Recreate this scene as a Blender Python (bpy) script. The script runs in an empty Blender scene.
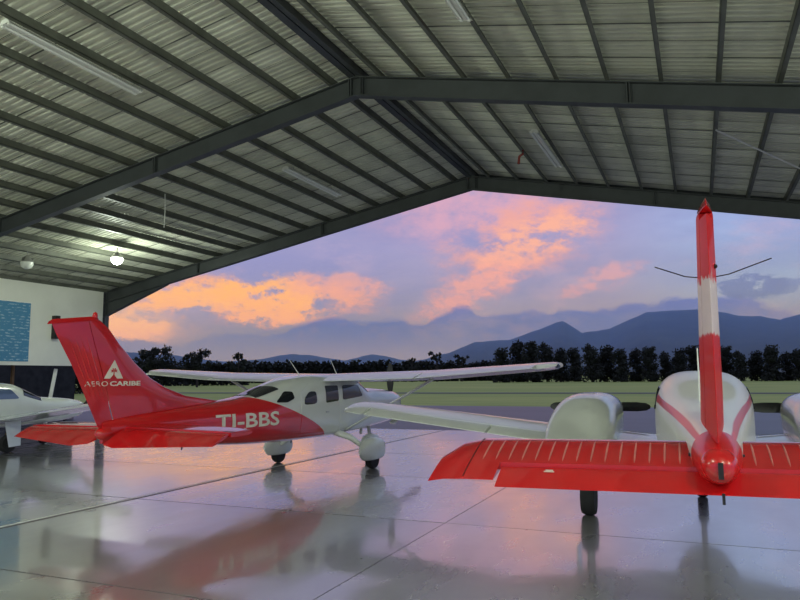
import bpy, bmesh, math, random
import numpy as np
from mathutils import Vector, Matrix

random.seed(7)
rng = np.random.default_rng(7)
scene = bpy.context.scene
COL = scene.collection

# ------------------------------------------------------------------ camera
CAM_H, FPX, PITCH, ROLL, YAW = 1.95, 690.0, 0.1107, -0.00957, 0.4065
_ca, _sa = math.cos(YAW), math.sin(YAW)
FW = np.array([-_sa * math.cos(PITCH), _ca * math.cos(PITCH), math.sin(PITCH)])
_rt = np.array([_ca, _sa, 0.0]); _up = np.cross(_rt, FW)
RT = math.cos(ROLL) * _rt + math.sin(ROLL) * _up
UP = -math.sin(ROLL) * _rt + math.cos(ROLL) * _up
cam_data = bpy.data.cameras.new('camera')
cam_data.sensor_width = 36.0
cam_data.lens = FPX / 800.0 * 36.0
cam_data.clip_start = 0.1
cam_data.clip_end = 30000
cam = bpy.data.objects.new('camera', cam_data); COL.objects.link(cam)
M3 = Matrix((RT, UP, -FW)).transposed()
cam.matrix_world = Matrix.Translation((0, 0, CAM_H)) @ M3.to_4x4()
scene.camera = cam


def ray(px, py):
    return FW + (px - 400) / FPX * RT + (300 - py) / FPX * UP


def on_z(px, py, z=0.0):
    d = ray(px, py); k = (z - CAM_H) / d[2]
    return Vector(d * k + np.array([0, 0, CAM_H]))


def on_x(px, py, x):
    d = ray(px, py); k = x / d[0]
    return Vector(d * k + np.array([0, 0, CAM_H]))


def at_dist(px, py, dist):
    d = ray(px, py); d = d / math.hypot(d[0], d[1])
    return Vector(d * dist + np.array([0, 0, CAM_H]))


# ------------------------------------------------------------------ colour management
scene.view_settings.view_transform = 'Standard'
scene.view_settings.look = 'None'
scene.view_settings.gamma = 1.0
scene.view_settings.use_curve_mapping = False
scene.view_settings.exposure = 0.0


def lin(r, g, b):
    def f(c):
        c /= 255.0
        return c / 12.92 if c <= 0.04045 else ((c + 0.055) / 1.055) ** 2.4
    return (f(r), f(g), f(b), 1.0)


# ------------------------------------------------------------------ node helpers
class NT:
    def __init__(self, tree):
        self.t = tree; self.n = tree.nodes; self.l = tree.links

    def put(self, sock, v):
        if isinstance(v, bpy.types.NodeSocket):
            self.l.new(v, sock)
        elif v is not None:
            sock.default_value = v

    def m(self, op, a, b=None, c=None, clamp=False):
        nd = self.n.new('ShaderNodeMath'); nd.operation = op; nd.use_clamp = clamp
        self.put(nd.inputs[0], a)
        if b is not None: self.put(nd.inputs[1], b)
        if c is not None: self.put(nd.inputs[2], c)
        return nd.outputs[0]

    def step(self, v, lo, hi, t0=0.0, t1=1.0):
        nd = self.n.new('ShaderNodeMapRange'); nd.interpolation_type = 'SMOOTHSTEP'
        self.put(nd.inputs[0], v)
        for k, x in zip((1, 2, 3, 4), (lo, hi, t0, t1)): self.put(nd.inputs[k], x)
        return nd.outputs[0]

    def mix(self, fac, a, b):
        nd = self.n.new('ShaderNodeMix'); nd.data_type = 'RGBA'
        self.put(nd.inputs[0], fac); self.put(nd.inputs[6], a); self.put(nd.inputs[7], b)
        return nd.outputs[2]

    def noise(self, vec, scale, detail=4, rough=0.55, w=None):
        nd = self.n.new('ShaderNodeTexNoise')
        if w is not None:
            nd.noise_dimensions = '4D'; self.put(nd.inputs['W'], w)
        if vec is not None: self.l.new(vec, nd.inputs['Vector'])
        self.put(nd.inputs['Scale'], scale); self.put(nd.inputs['Detail'], detail); self.put(nd.inputs['Roughness'], rough)
        return nd.outputs['Fac']

    def mapping(self, vec, scale=(1, 1, 1), loc=(0, 0, 0)):
        nd = self.n.new('ShaderNodeMapping')
        self.l.new(vec, nd.inputs[0]); nd.inputs['Scale'].default_value = scale; nd.inputs['Location'].default_value = loc
        return nd.outputs[0]

    def sep(self, vec):
        nd = self.n.new('ShaderNodeSeparateXYZ'); self.l.new(vec, nd.inputs[0]); return nd.outputs


# ------------------------------------------------------------------ world: dusk sky with sunset-lit clouds
def sky_dir(px, py):
    d = ray(px, py); d = d / np.linalg.norm(d)
    return math.atan2(d[0], d[1]), math.asin(d[2])


def build_sky():
    w = bpy.data.worlds.new('dusk_sky'); scene.world = w; w.use_nodes = True
    k = NT(w.node_tree); k.n.clear()
    out = k.n.new('ShaderNodeOutputWorld'); bg = k.n.new('ShaderNodeBackground')
    tc = k.n.new('ShaderNodeTexCoord').outputs['Generated']
    x, y, z = k.sep(tc)
    az = k.m('ARCTAN2', x, y)
    el = k.m('ARCSINE', z)
    nA = k.noise(k.mapping(tc, (1, 1, 2.4)), 5.0, 8, 0.62)
    nB = k.noise(k.mapping(tc, (1, 1, 2.0), (3.1, 1.7, 0.4)), 12.0, 7, 0.62)
    nC = k.noise(k.mapping(tc, (1, 1, 3.2), (7.3, 2.7, 1.4)), 2.4, 6, 0.58)
    nD = k.noise(k.mapping(tc, (1, 1, 1.8), (1.3, 4.7, 2.4)), 26.0, 7, 0.66)
    nz = k.m('ADD', k.m('MULTIPLY', nB, 0.6), k.m('MULTIPLY', nD, 0.4))
    # base: lavender, bluer overhead
    col = k.mix(k.step(el, 0.02, 0.14), lin(170, 157, 190), lin(161, 156, 194))
    col = k.mix(k.step(el, 0.20, 0.7), col, lin(158, 170, 210))
    blue = k.m('MULTIPLY', k.step(az, -0.14, 0.08), k.step(az, 1.6, 0.9))
    col = k.mix(k.m('MULTIPLY', blue, k.step(el, 0.05, 0.16, 0.3, 1.0)), col, lin(162, 184, 226))
    # loose grey-lavender and pink wisps everywhere
    col = k.mix(k.m('MULTIPLY', k.step(nC, 0.46, 0.66), 0.55), col, lin(136, 140, 188))
    col = k.mix(k.m('MULTIPLY', k.step(nA, 0.50, 0.70), 0.50), col, lin(208, 178, 200))

    def blob(px, py, sx, sy, amp=1.0, tilt=0.0, lo=0.35, hi=0.75, nstr=1.5):
        a0, e0 = sky_dir(px, py); sa, se = sx / FPX, sy / FPX
        da = k.m('SUBTRACT', az, a0)
        de = k.m('SUBTRACT', k.m('SUBTRACT', el, e0), k.m('MULTIPLY', da, tilt))
        q = k.m('ADD', k.m('POWER', k.m('DIVIDE', da, sa), 2.0), k.m('POWER', k.m('DIVIDE', de, se), 2.0))
        g = k.m('EXPONENT', k.m('MULTIPLY', q, -1.0))
        g2 = k.m('MULTIPLY', g, k.m('ADD', 1.0, k.m('MULTIPLY', k.m('SUBTRACT', nz, 0.5), nstr * 4.0)))
        return k.m('MULTIPLY', k.step(g2, lo, hi), amp)

    col = k.mix(blob(480, 205, 125, 42, 0.75, lo=0.12, hi=1.1, nstr=0.9), col, lin(224, 168, 184))
    col = k.mix(blob(520, 240, 80, 42, 0.75, tilt=0.2, lo=0.2, hi=1.1, nstr=1.5), col, lin(236, 166, 150))
    col = k.mix(blob(530, 240, 60, 22, 0.7, tilt=0.2, lo=0.3, hi=1.0, nstr=2.2), col, lin(250, 180, 150))
    col = k.mix(blob(470, 292, 58, 24, 0.7, tilt=0.4, lo=0.2, hi=1.0, nstr=1.6), col, lin(246, 172, 150))
    col = k.mix(blob(598, 282, 44, 16, 0.55, tilt=0.4, lo=0.25, hi=1.1, nstr=2.0), col, lin(240, 172, 164))
    col = k.mix(blob(250, 298, 140, 24, 0.85, lo=0.22, hi=1.05, nstr=1.8), col, lin(244, 172, 132))
    col = k.mix(blob(200, 300, 60, 16, 0.9, lo=0.25, hi=0.85, nstr=2.2), col, lin(255, 188, 110))
    col = k.mix(blob(272, 303, 62, 28, 1.0, tilt=-0.1, lo=0.25, hi=0.85, nstr=2.2), col, lin(255, 186, 104))
    col = k.mix(blob(330, 285, 60, 14, 0.6, lo=0.3, hi=1.0, nstr=2.0), col, lin(238, 170, 150))
    col = k.mix(blob(122, 328, 60, 20, 1.0, lo=0.15, hi=0.9, nstr=1.0), col, lin(255, 198, 132))
    # low cloud bank lying on the hills; its top follows the billows in view and levels out beyond them
    prof = [(60, 345), (122, 338), (167, 342), (212, 336), (239, 332), (269, 330), (310, 321), (332, 317), (362, 321), (400, 319), (411, 325), (449, 310), (467, 306), (482, 315), (524, 312),
            (550, 314), (561, 306), (599, 310), (640, 301), (695, 296), (717, 295), (748, 297), (762, 306), (785, 314), (830, 318)]
    fc = k.n.new('ShaderNodeFloatCurve'); cv = fc.mapping.curves[0]
    pts = []
    for p in prof:
        a, e = sky_dir(*p); pts.append(((a + 1.0) / 1.3, e / 0.2))
    cv.points[0].location = (0.0, pts[0][1]); cv.points[1].location = (1.0, pts[-1][1])
    for p in pts: cv.points.new(*p)
    fc.mapping.update()
    k.l.new(k.m('DIVIDE', k.m('ADD', az, 1.0), 1.3, clamp=True), fc.inputs['Value'])
    top = k.m('MULTIPLY', fc.outputs[0], 0.2)
    top = k.m('ADD', top, k.m('MULTIPLY', k.m('SUBTRACT', nz, 0.5), 0.07))
    depth = k.m('SUBTRACT', top, el)
    bank = k.step(depth, -0.003, 0.007)
    bankcol = k.mix(k.step(el, 0.01, 0.075), lin(158, 154, 214), lin(106, 118, 206))
    bankcol = k.mix(k.m('MULTIPLY', k.step(nA, 0.44, 0.66), 0.45), bankcol, lin(150, 148, 196))
    bankcol = k.mix(k.m('MULTIPLY', k.step(nz, 0.5, 0.66), 0.35), bankcol, lin(176, 158, 196))
    col = k.mix(k.m('MULTIPLY', bank, 0.94), col, bankcol)
    # small dark puffs over the mountain shoulder
    col = k.mix(blob(745, 284, 34, 12, 0.85, lo=0.25, hi=0.6, nstr=2.5), col, lin(120, 130, 182))
    col = k.mix(blob(785, 284, 22, 7, 0.75, lo=0.3, hi=0.6, nstr=2.5), col, lin(126, 136, 186))
    k.l.new(col, bg.inputs['Color']); bg.inputs['Strength'].default_value = 1.08
    k.l.new(bg.outputs[0], out.inputs['Surface'])


build_sky()


# ------------------------------------------------------------------ materials
def new_mat(name):
    m = bpy.data.materials.new(name); m.use_nodes = True
    k = NT(m.node_tree); b = m.node_tree.nodes['Principled BSDF']
    return m, k, b


def paint(name, col, rough=0.35, coat=0.0, metal=0.0, var=0.08, scale=3.0, bump=0.0, spec=0.5):
    m, k, b = new_mat(name)
    tc = k.n.new('ShaderNodeTexCoord').outputs['Object']
    n = k.noise(tc, scale, 5, 0.6)
    c2 = (col[0] * (1 - 2 * var), col[1] * (1 - 2 * var), col[2] * (1 - 2 * var), 1)
    k.put(b.inputs['Base Color'], k.mix(k.step(n, 0.35, 0.7), (*col[:3], 1), c2))
    k.put(b.inputs['Roughness'], k.m('ADD', rough, k.m('MULTIPLY', k.m('SUBTRACT', n, 0.5), rough * 0.4)))
    b.inputs['Metallic'].default_value = metal
    b.inputs['Coat Weight'].default_value = coat
    b.inputs['Coat Roughness'].default_value = 0.04
    b.inputs['Specular IOR Level'].default_value = spec
    if bump:
        bp = k.n.new('ShaderNodeBump'); bp.inputs['Strength'].default_value = bump; bp.inputs['Distance'].default_value = 0.01
        k.l.new(k.noise(tc, scale * 6, 4), bp.inputs['Height']); k.l.new(bp.outputs[0], b.inputs['Normal'])
    return m


RED = (0.60, 0.010, 0.012)
WHT = (0.70, 0.72, 0.66)
MAT = {}
MAT['red'] = paint('red_gloss_paint', RED, 0.22, 1.0, var=0.06, scale=1.5)
MAT['white'] = paint('white_gloss_paint', WHT, 0.25, 0.7, var=0.03, scale=1.5)
MAT['white2'] = paint('cool_white_paint', (0.66, 0.70, 0.70), 0.25, 0.7, var=0.03)
MAT['glass'] = paint('dark_tinted_glass', (0.008, 0.010, 0.014), 0.05, 0.3, var=0.0)
MAT['glassblue'] = paint('sky_tinted_glass', (0.10, 0.14, 0.25), 0.06, 0.5, var=0.0)
MAT['black'] = paint('black_satin', (0.012, 0.012, 0.013), 0.45)
MAT['rubber'] = paint('tyre_rubber', (0.015, 0.015, 0.015), 0.8)
MAT['metal'] = paint('brushed_metal', (0.45, 0.45, 0.45), 0.35, metal=0.9)
MAT['highlight_red'] = paint('red_ridge_highlight', (0.72, 0.26, 0.22), 0.3, 0.5, var=0.1, scale=8)  # pale tone paints a highlight along the tailplane beads
MAT['letter'] = paint('cream_lettering', (0.78, 0.72, 0.62), 0.4, var=0.02)
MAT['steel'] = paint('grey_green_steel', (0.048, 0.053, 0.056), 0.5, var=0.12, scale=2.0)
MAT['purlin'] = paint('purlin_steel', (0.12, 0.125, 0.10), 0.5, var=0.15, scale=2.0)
MAT['fixture'] = paint('enamel_fixture', (0.82, 0.82, 0.77), 0.4, var=0.04)
MAT['tube'] = paint('fluorescent_tube', (0.85, 0.86, 0.82), 0.3, var=0.0)
MAT['cream'] = paint('cream_wall_paint', (0.78, 0.77, 0.69), 0.7, var=0.05, scale=0.6)
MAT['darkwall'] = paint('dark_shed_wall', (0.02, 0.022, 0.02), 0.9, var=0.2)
MAT['wood'] = paint('weathered_timber', (0.20, 0.12, 0.06), 0.8, var=0.15)
MAT['pipe_red'] = paint('red_pipe', (0.25, 0.03, 0.02), 0.5)


def mask_paint(name, maskfn, a=WHT, b_=RED, rough=0.24, coat=1.0, spec=0.5):
    """Base colour with the red livery area given by a function of the object's own coordinates."""
    m, k, b = new_mat(name)
    tc = k.n.new('ShaderNodeTexCoord').outputs['Object']
    x, y, z = k.sep(tc)
    mk = maskfn(k, x, y, z, tc)
    k.put(b.inputs['Base Color'], k.mix(mk, (*a, 1), (*b_, 1)))
    b.inputs['Roughness'].default_value = rough
    b.inputs['Coat Weight'].default_value = coat
    b.inputs['Specular IOR Level'].default_value = spec
    b.inputs['Coat Roughness'].default_value = 0.04
    return m


def cessna_mask(k, x, y, z, tc):
    t1 = k.m('MULTIPLY', k.m('SUBTRACT', z, 0.70), -1.77)
    t2 = k.m('MULTIPLY', k.m('MULTIPLY', k.m('SUBTRACT', z, 0.70), k.m('SUBTRACT', z, 1.09)), -1.35)
    yb = k.m('ADD', k.m('ADD', t1, t2), -0.38)
    return k.step(k.m('SUBTRACT', yb, y), -0.006, 0.006)


def twin_mask(k, x, y, z, tc):
    ln = k.m('ADD', 1.47, k.m('MULTIPLY', y, 0.062))
    th = k.m('ADD', 0.012, k.m('MULTIPLY', y, 0.008))
    s = k.step(k.m('SUBTRACT', th, k.m('ABSOLUTE', k.m('SUBTRACT', z, ln))), -0.005, 0.005)
    s = k.m('MULTIPLY', s, k.step(y, 3.55, 3.5))
    return k.m('MAXIMUM', s, k.step(y, 0.56, 0.54))


def fin_sheen_mask(k, x, y, z, tc):
    n = k.noise(k.mapping(tc, (9, 9, 2)), 3.0, 3)
    wob = k.m('MULTIPLY', k.m('SUBTRACT', n, 0.5), 0.25)
    zz = k.m('ADD', z, wob)
    band = k.m('MULTIPLY', k.step(k.m('ADD', z, k.m('MULTIPLY', wob, 0.25)), 2.20, 2.22), k.step(zz, 2.58, 2.57))  # pale band is the sky's grazing reflection painted into the fin colour
    return k.m('SUBTRACT', 1.0, band)


MAT['cessna'] = mask_paint('white_and_red_fuselage_paint', cessna_mask)
MAT['twin'] = mask_paint('white_fuselage_red_stripe_paint', twin_mask, a=(0.74, 0.72, 0.70), rough=0.32, coat=0.35)
MAT['twinfin'] = mask_paint('red_fin_painted_sheen', fin_sheen_mask, a=(0.66, 0.54, 0.56), rough=0.5, coat=0.12, spec=0.25)


def slab_material():
    m, k, b = new_mat('polished_wet_concrete')
    oi = k.n.new('ShaderNodeObjectInfo')
    geo = k.n.new('ShaderNodeNewGeometry').outputs['Position']
    rnd = oi.outputs['Random']
    n1 = k.noise(k.mapping(geo, (1, 1, 1)), 0.55, 6, 0.6)
    n2 = k.noise(k.mapping(geo, (1, 0.35, 1)), 2.2, 5, 0.6)
    n3 = k.noise(geo, 14.0, 4, 0.6)
    col = k.mix(k.step(n1, 0.3, 0.75), (0.60, 0.58, 0.57, 1), (0.48, 0.465, 0.46, 1))
    col = k.mix(k.m('MULTIPLY', k.step(n3, 0.55, 0.75), 0.3), col, (0.38, 0.375, 0.37, 1))
    col = k.mix(k.m('MULTIPLY', rnd, 0.75), col, (0.40, 0.39, 0.385, 1))
    k.put(b.inputs['Base Color'], col)
    r = k.m('ADD', 0.20, k.m('MULTIPLY', k.m('SUBTRACT', n2, 0.4), 0.25))
    r = k.m('ADD', r, k.m('MULTIPLY', rnd, 0.10))
    k.put(b.inputs['Roughness'], k.m('MAXIMUM', r, 0.05))
    b.inputs['IOR'].default_value = 1.5
    b.inputs['Coat Weight'].default_value = 1.0
    b.inputs['Metallic'].default_value = 0.6; b.inputs['Coat IOR'].default_value = 2.5
    k.put(b.inputs['Coat Roughness'], k.m('MAXIMUM', k.m('ADD', 0.085, k.m('MULTIPLY', k.m('SUBTRACT', n2, 0.5), 0.22)), 0.04))
    bp = k.n.new('ShaderNodeBump'); bp.inputs['Strength'].default_value = 0.10; bp.inputs['Distance'].default_value = 0.02
    h = k.m('ADD', k.noise(k.mapping(geo, (1, 1, 1)), 1.6, 3), k.m('MULTIPLY', n3, 0.03))
    k.l.new(h, bp.inputs['Height'])
    k.l.new(bp.outputs[0], b.inputs['Normal']); k.l.new(bp.outputs[0], b.inputs['Coat Normal'])
    return m


def ground_material(name, c1, c2, c3, s1, s2, rough=0.9, stretch=(1, 1, 1), bump=0.3):
    m, k, b = new_mat(name)
    geo = k.mapping(k.n.new('ShaderNodeNewGeometry').outputs['Position'], stretch)
    col = k.mix(k.step(k.noise(geo, s1, 6), 0.35, 0.68), (*c1, 1), (*c2, 1))
    n = k.noise(geo, s2, 5, 0.65)
    col = k.mix(k.m('MULTIPLY', k.step(n, 0.45, 0.7), 0.6), col, (*c3, 1))
    k.put(b.inputs['Base Color'], col); b.inputs['Roughness'].default_value = rough
    bp = k.n.new('ShaderNodeBump'); bp.inputs['Strength'].default_value = bump; bp.inputs['Distance'].default_value = 0.05
    k.l.new(n, bp.inputs['Height']); k.l.new(bp.outputs[0], b.inputs['Normal'])
    return m


def roof_material():
    m, k, b = new_mat('galvanised_roof_sheet')
    oi = k.n.new('ShaderNodeObjectInfo').outputs['Random']
    tc = k.n.new('ShaderNodeNewGeometry').outputs['Position']
    n = k.noise(k.mapping(tc, (1, 0.5, 1)), 1.3, 5)
    col = k.mix(oi, (0.56, 0.56, 0.46, 1), (0.72, 0.72, 0.60, 1))
    col = k.mix(k.m('MULTIPLY', k.step(n, 0.45, 0.7), 0.45), col, (0.38, 0.39, 0.34, 1))
    oc = k.n.new('ShaderNodeTexCoord').outputs['Object']; ox, oy, oz = k.sep(oc)
    brk = k.step(k.noise(k.mapping(tc, (0.8, 3.0, 1)), 1.0, 3), 0.38, 0.55)
    lap = k.m('MULTIPLY', k.m('LESS_THAN', oy, 0.034), k.m('ADD', 0.45, k.m('MULTIPLY', brk, 0.5)))
    col = k.mix(lap, col, (0.05, 0.052, 0.045, 1))
    k.put(b.inputs['Base Color'], col)
    b.inputs['Roughness'].default_value = 0.55; b.inputs['Metallic'].default_value = 0.0
    return m


MAT['slab'] = slab_material()
MAT['joint'] = paint('dark_joint_filler', (0.12, 0.10, 0.10), 0.8)
MAT['roof'] = roof_material()
MAT['grass'] = ground_material('mown_airfield_grass', (0.25, 0.31, 0.055), (0.34, 0.36, 0.075), (0.17, 0.24, 0.04), 0.03, 0.4, stretch=(0.25, 1, 1))
MAT['dirt'] = ground_material('worn_grass_track', (0.10, 0.11, 0.075), (0.085, 0.095, 0.065), (0.07, 0.08, 0.06), 0.1, 0.7)
MAT['asphalt'] = ground_material('damp_asphalt', (0.062, 0.064, 0.078), (0.048, 0.05, 0.062), (0.08, 0.082, 0.092), 0.12, 1.0, rough=0.5, stretch=(0.2, 1, 1), bump=0.1)
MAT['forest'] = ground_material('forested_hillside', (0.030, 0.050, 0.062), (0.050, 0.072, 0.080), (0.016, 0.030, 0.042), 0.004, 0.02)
MAT['leaf'] = paint('dark_leaves', (0.012, 0.018, 0.012), 0.9, var=0.3, scale=0.5)
MAT['leaf2'] = paint('mid_green_leaves', (0.017, 0.024, 0.015), 0.9, var=0.3, scale=0.5)
MAT['bark'] = paint('dark_bark', (0.03, 0.025, 0.02), 0.9)


# ------------------------------------------------------------------ mesh helpers
def mesh_of(name, verts, faces, mat=None, smooth=False):
    me = bpy.data.meshes.new(name); me.from_pydata([tuple(v) for v in verts], [], faces); me.update()
    bm = bmesh.new(); bm.from_mesh(me); bmesh.ops.recalc_face_normals(bm, faces=bm.faces); bm.to_mesh(me); bm.free()
    if smooth:
        me.polygons.foreach_set('use_smooth', [True] * len(me.polygons))
        try: me.set_sharp_from_angle(angle=math.radians(38))
        except Exception: pass
    if mat: me.materials.append(MAT[mat])
    return me


def link(name, me, parent=None):
    o = bpy.data.objects.new(name, me); COL.objects.link(o)
    if parent is not None: o.parent = parent
    return o


def tag(o, label=None, cat=None, group=None, kind=None):
    if label: o['label'] = label
    if cat: o['category'] = cat
    if group: o['group'] = group
    if kind: o['kind'] = kind
    return o


def empty(name, loc=(0, 0, 0), rot=(0, 0, 0), scale=1.0):
    o = bpy.data.objects.new(name, None); COL.objects.link(o); o.empty_display_size = 0.2
    o.location = loc; o.rotation_euler = rot; o.scale = (scale,) * 3
    return o


class MB:
    """Collects geometry for ONE mesh object."""
    def __init__(self): self.v = []; self.f = []

    def add(self, verts, faces):
        b = len(self.v); self.v += [tuple(p) for p in verts]; self.f += [tuple(i + b for i in f) for f in faces]; return self

    def box(self, c, s, rot=None):
        c = Vector(c); h = Vector(s) / 2
        pts = [Vector((sx * h.x, sy * h.y, sz * h.z)) for sx in (-1, 1) for sy in (-1, 1) for sz in (-1, 1)]
        if rot is not None: pts = [rot @ p for p in pts]
        return self.add([c + p for p in pts], [(0, 1, 3, 2), (4, 6, 7, 5), (0, 4, 5, 1), (2, 3, 7, 6), (0, 2, 6, 4), (1, 5, 7, 3)])

    def tube(self, pts, rad, n=8, cap=True):
        pts = [Vector(p) for p in pts]
        rads = rad if isinstance(rad, (list, tuple)) else [rad] * len(pts)
        b = len(self.v); up = Vector((0, 0, 1))
        for i, p in enumerate(pts):
            t = (pts[min(i + 1, len(pts) - 1)] - pts[max(i - 1, 0)]).normalized()
            u = t.cross(up)
            if u.length < 0.05: u = t.cross(Vector((1, 0, 0)))
            u.normalize(); w = u.cross(t)
            for j in range(n):
                a = 2 * math.pi * j / n
                self.v.append(tuple(p + (u * math.cos(a) + w * math.sin(a)) * rads[i]))
        for i in range(len(pts) - 1):
            for j in range(n):
                j2 = (j + 1) % n
                self.f.append((b + i * n + j, b + i * n + j2, b + (i + 1) * n + j2, b + (i + 1) * n + j))
        if cap:
            self.f.append(tuple(b + j for j in range(n))); self.f.append(tuple(b + (len(pts) - 1) * n + j for j in range(n)))
        return self

    def loft(self, rings, cap=True):
        b = len(self.v); n = len(rings[0])
        for r in rings: self.v += [tuple(p) for p in r]
        for i in range(len(rings) - 1):
            for j in range(n):
                j2 = (j + 1) % n
                self.f.append((b + i * n + j, b + i * n + j2, b + (i + 1) * n + j2, b + (i + 1) * n + j))
        if cap:
            self.f.append(tuple(b + j for j in range(n))); self.f.append(tuple(b + (len(rings) - 1) * n + j for j in range(n)))
        return self

    def lathe(self, prof, c, axis='y', n=20):
        rings = []
        for r, h in prof:
            ring = []
            for j in range(n):
                a = 2 * math.pi * j / n; p, q = r * math.cos(a), r * math.sin(a)
                ring.append({'y': (c[0] + p, c[1] + h, c[2] + q), 'x': (c[0] + h, c[1] + p, c[2] + q), 'z': (c[0] + p, c[1] + q, c[2] + h)}[axis])
            rings.append(ring)
        return self.loft(rings)

    def build(self, name, mat, parent=None, smooth=True):
        return link(name, mesh_of(name, self.v, self.f, mat, smooth), parent)


def box_part(name, c, s, mat, parent, rot=None):
    return MB().box(c, s, rot).build(name, mat, parent, False)


def pchip(xs, ys):
    xs = np.array(xs, float); ys = np.array(ys, float)
    if xs[0] > xs[-1]: xs, ys = xs[::-1], ys[::-1]
    hk = np.diff(xs); d = np.diff(ys) / hk; m = np.zeros_like(xs)
    m[0], m[-1] = d[0], d[-1]
    for i in range(1, len(xs) - 1):
        m[i] = 0 if d[i - 1] * d[i] <= 0 else 2 * d[i - 1] * d[i] / (d[i - 1] + d[i])

    def f(x):
        x = min(max(x, xs[0]), xs[-1]); i = min(int(np.searchsorted(xs, x, 'right')) - 1, len(xs) - 2); i = max(i, 0)
        t = (x - xs[i]) / hk[i]
        return ((1 + 2 * t) * (1 - t) ** 2 * ys[i] + t * (1 - t) ** 2 * hk[i] * m[i] + t * t * (3 - 2 * t) * ys[i + 1] + t * t * (t - 1) * hk[i] * m[i + 1])
    return f


class Hull:
    """Fuselage along y: stations (y, zc, half width, top z, bottom z, exponent)."""
    def __init__(self, st):
        ys = [s[0] for s in st]
        self.y0, self.y1 = min(ys), max(ys)
        self.zc, self.a, self.zt, self.zb, self.n = (pchip(ys, [s[i] for s in st]) for i in range(1, 6))

    def ring(self, y, n=40):
        zc, a, zt, zb, e = self.zc(y), self.a(y), self.zt(y), self.zb(y), self.n(y)
        r = []
        for j in range(n):
            t = 2 * math.pi * j / n; c, s = math.cos(t), math.sin(t)
            px = a * math.copysign(abs(c) ** (2 / e), c); q = math.copysign(abs(s) ** (2 / e), s)
            r.append((px, y, zc + q * ((zt - zc) if s >= 0 else (zc - zb))))
        return r

    def x(self, y, z):
        zc = self.zc(y); b = (self.zt(y) - zc) if z >= zc else (zc - self.zb(y))
        u = min(abs(z - zc) / max(b, 1e-4), 0.985); e = self.n(y)
        return self.a(y) * (1 - u ** e) ** (1 / e)

    def build(self, name, mat, parent, nst=44, n=40):
        ys = np.linspace(self.y0, self.y1, nst)
        return MB().loft([self.ring(float(y), n) for y in ys]).build(name, mat, parent)


def subdiv_poly(poly, step=0.06):
    out = []
    for i, p in enumerate(poly):
        q = poly[(i + 1) % len(poly)]; L = math.dist(p, q); k = max(1, int(L / step))
        out += [(p[0] + (q[0] - p[0]) * t / k, p[1] + (q[1] - p[1]) * t / k) for t in range(k)]
    return out


def round_poly(poly, r=0.25, n=4):
    """Round a polygon's corners; r is the share of each edge that is cut."""
    out = []
    for i, p in enumerate(poly):
        a = Vector(poly[i - 1]); b = Vector(p); c = Vector(poly[(i + 1) % len(poly)])
        s = b + (a - b) * r; e = b + (c - b) * r
        for t in range(n + 1):
            u = t / n; q = s * (1 - u) ** 2 + b * 2 * u * (1 - u) + e * u * u
            out.append((q.x, q.y))
    return out


def skin_patch(name, poly, surf, side, off, mat, parent, rings=4):
    """A curved panel (y,z outline) lying on a fuselage side, with its own thickness."""
    poly = subdiv_poly(poly); cy = sum(p[0] for p in poly) / len(poly); cz = sum(p[1] for p in poly) / len(poly)
    mb = MB(); n = len(poly); verts = []
    for k in range(rings, 0, -1):
        t = k / rings
        for p in poly:
            y, z = cy + (p[0] - cy) * t, cz + (p[1] - cz) * t
            verts.append((side * (surf(y, z) + off), y, z))
    verts.append((side * (surf(cy, cz) + off), cy, cz))
    faces = []
    for k in range(rings - 1):
        for j in range(n):
            j2 = (j + 1) % n; faces.append((k * n + j, k * n + j2, (k + 1) * n + j2, (k + 1) * n + j))
    for j in range(n): faces.append(((rings - 1) * n + j, (rings - 1) * n + (j + 1) % n, rings * n))
    b = len(verts)
    for p in poly: verts.append((side * (surf(*p) - 0.02), p[0], p[1]))
    for j in range(n): faces.append((j, (j + 1) % n, b + (j + 1) % n, b + j))
    mb.add(verts, faces)
    return mb.build(name, mat, parent)


def text_mesh(name, body, place, mat, parent, width=None, height=0.1, bold=0.0, space=1.0):
    """Flat lettering as a mesh: u along the text, v up; place(u, v) gives the 3D point."""
    cu = bpy.data.curves.new(name, 'FONT'); cu.body = body; cu.offset = bold; cu.space_character = space; cu.resolution_u = 3
    ob = bpy.data.objects.new(name, cu); COL.objects.link(ob)
    bpy.context.view_layer.update()
    dg = bpy.context.evaluated_depsgraph_get()
    me = bpy.data.meshes.new_from_object(ob.evaluated_get(dg))
    bpy.data.objects.remove(ob)
    bm = bmesh.new(); bm.from_mesh(me); bmesh.ops.triangulate(bm, faces=bm.faces)
    if width and width > 0.5: bmesh.ops.subdivide_edges(bm, edges=[e for e in bm.edges if e.calc_length() > 0.25], cuts=2)
    xs = [v.co.x for v in bm.verts]; ys = [v.co.y for v in bm.verts]
    x0, x1, y0, y1 = min(xs), max(xs), min(ys), max(ys)
    sy = height / (y1 - y0); sx = (width / (x1 - x0)) if width else sy
    for v in bm.verts: v.co = Vector(place((v.co.x - x0) * sx, (v.co.y - y0) * sy))
    bm.to_mesh(me); bm.free(); me.materials.clear(); me.materials.append(MAT[mat])
    return link(name, me, parent)


def foil(x0=0.0, x1=1.0, tc=0.12, camber=0.02, n=12):
    """Closed airfoil outline between chord fractions x0..x1 as (x, z) in chord units."""
    xs = [x0 + (x1 - x0) * (1 - math.cos(math.pi * i / (n - 1))) / 2 for i in range(n)]
    th = lambda x: 5 * tc * (0.2969 * math.sqrt(max(x, 0)) - 0.126 * x - 0.3516 * x * x + 0.2843 * x ** 3 - 0.1015 * x ** 4) + 0.002
    cm = lambda x: camber * 4 * x * (1 - x)
    return [(x, cm(x) + th(x)) for x in reversed(xs)] + [(x, cm(x) - th(x)) for x in xs]


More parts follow.
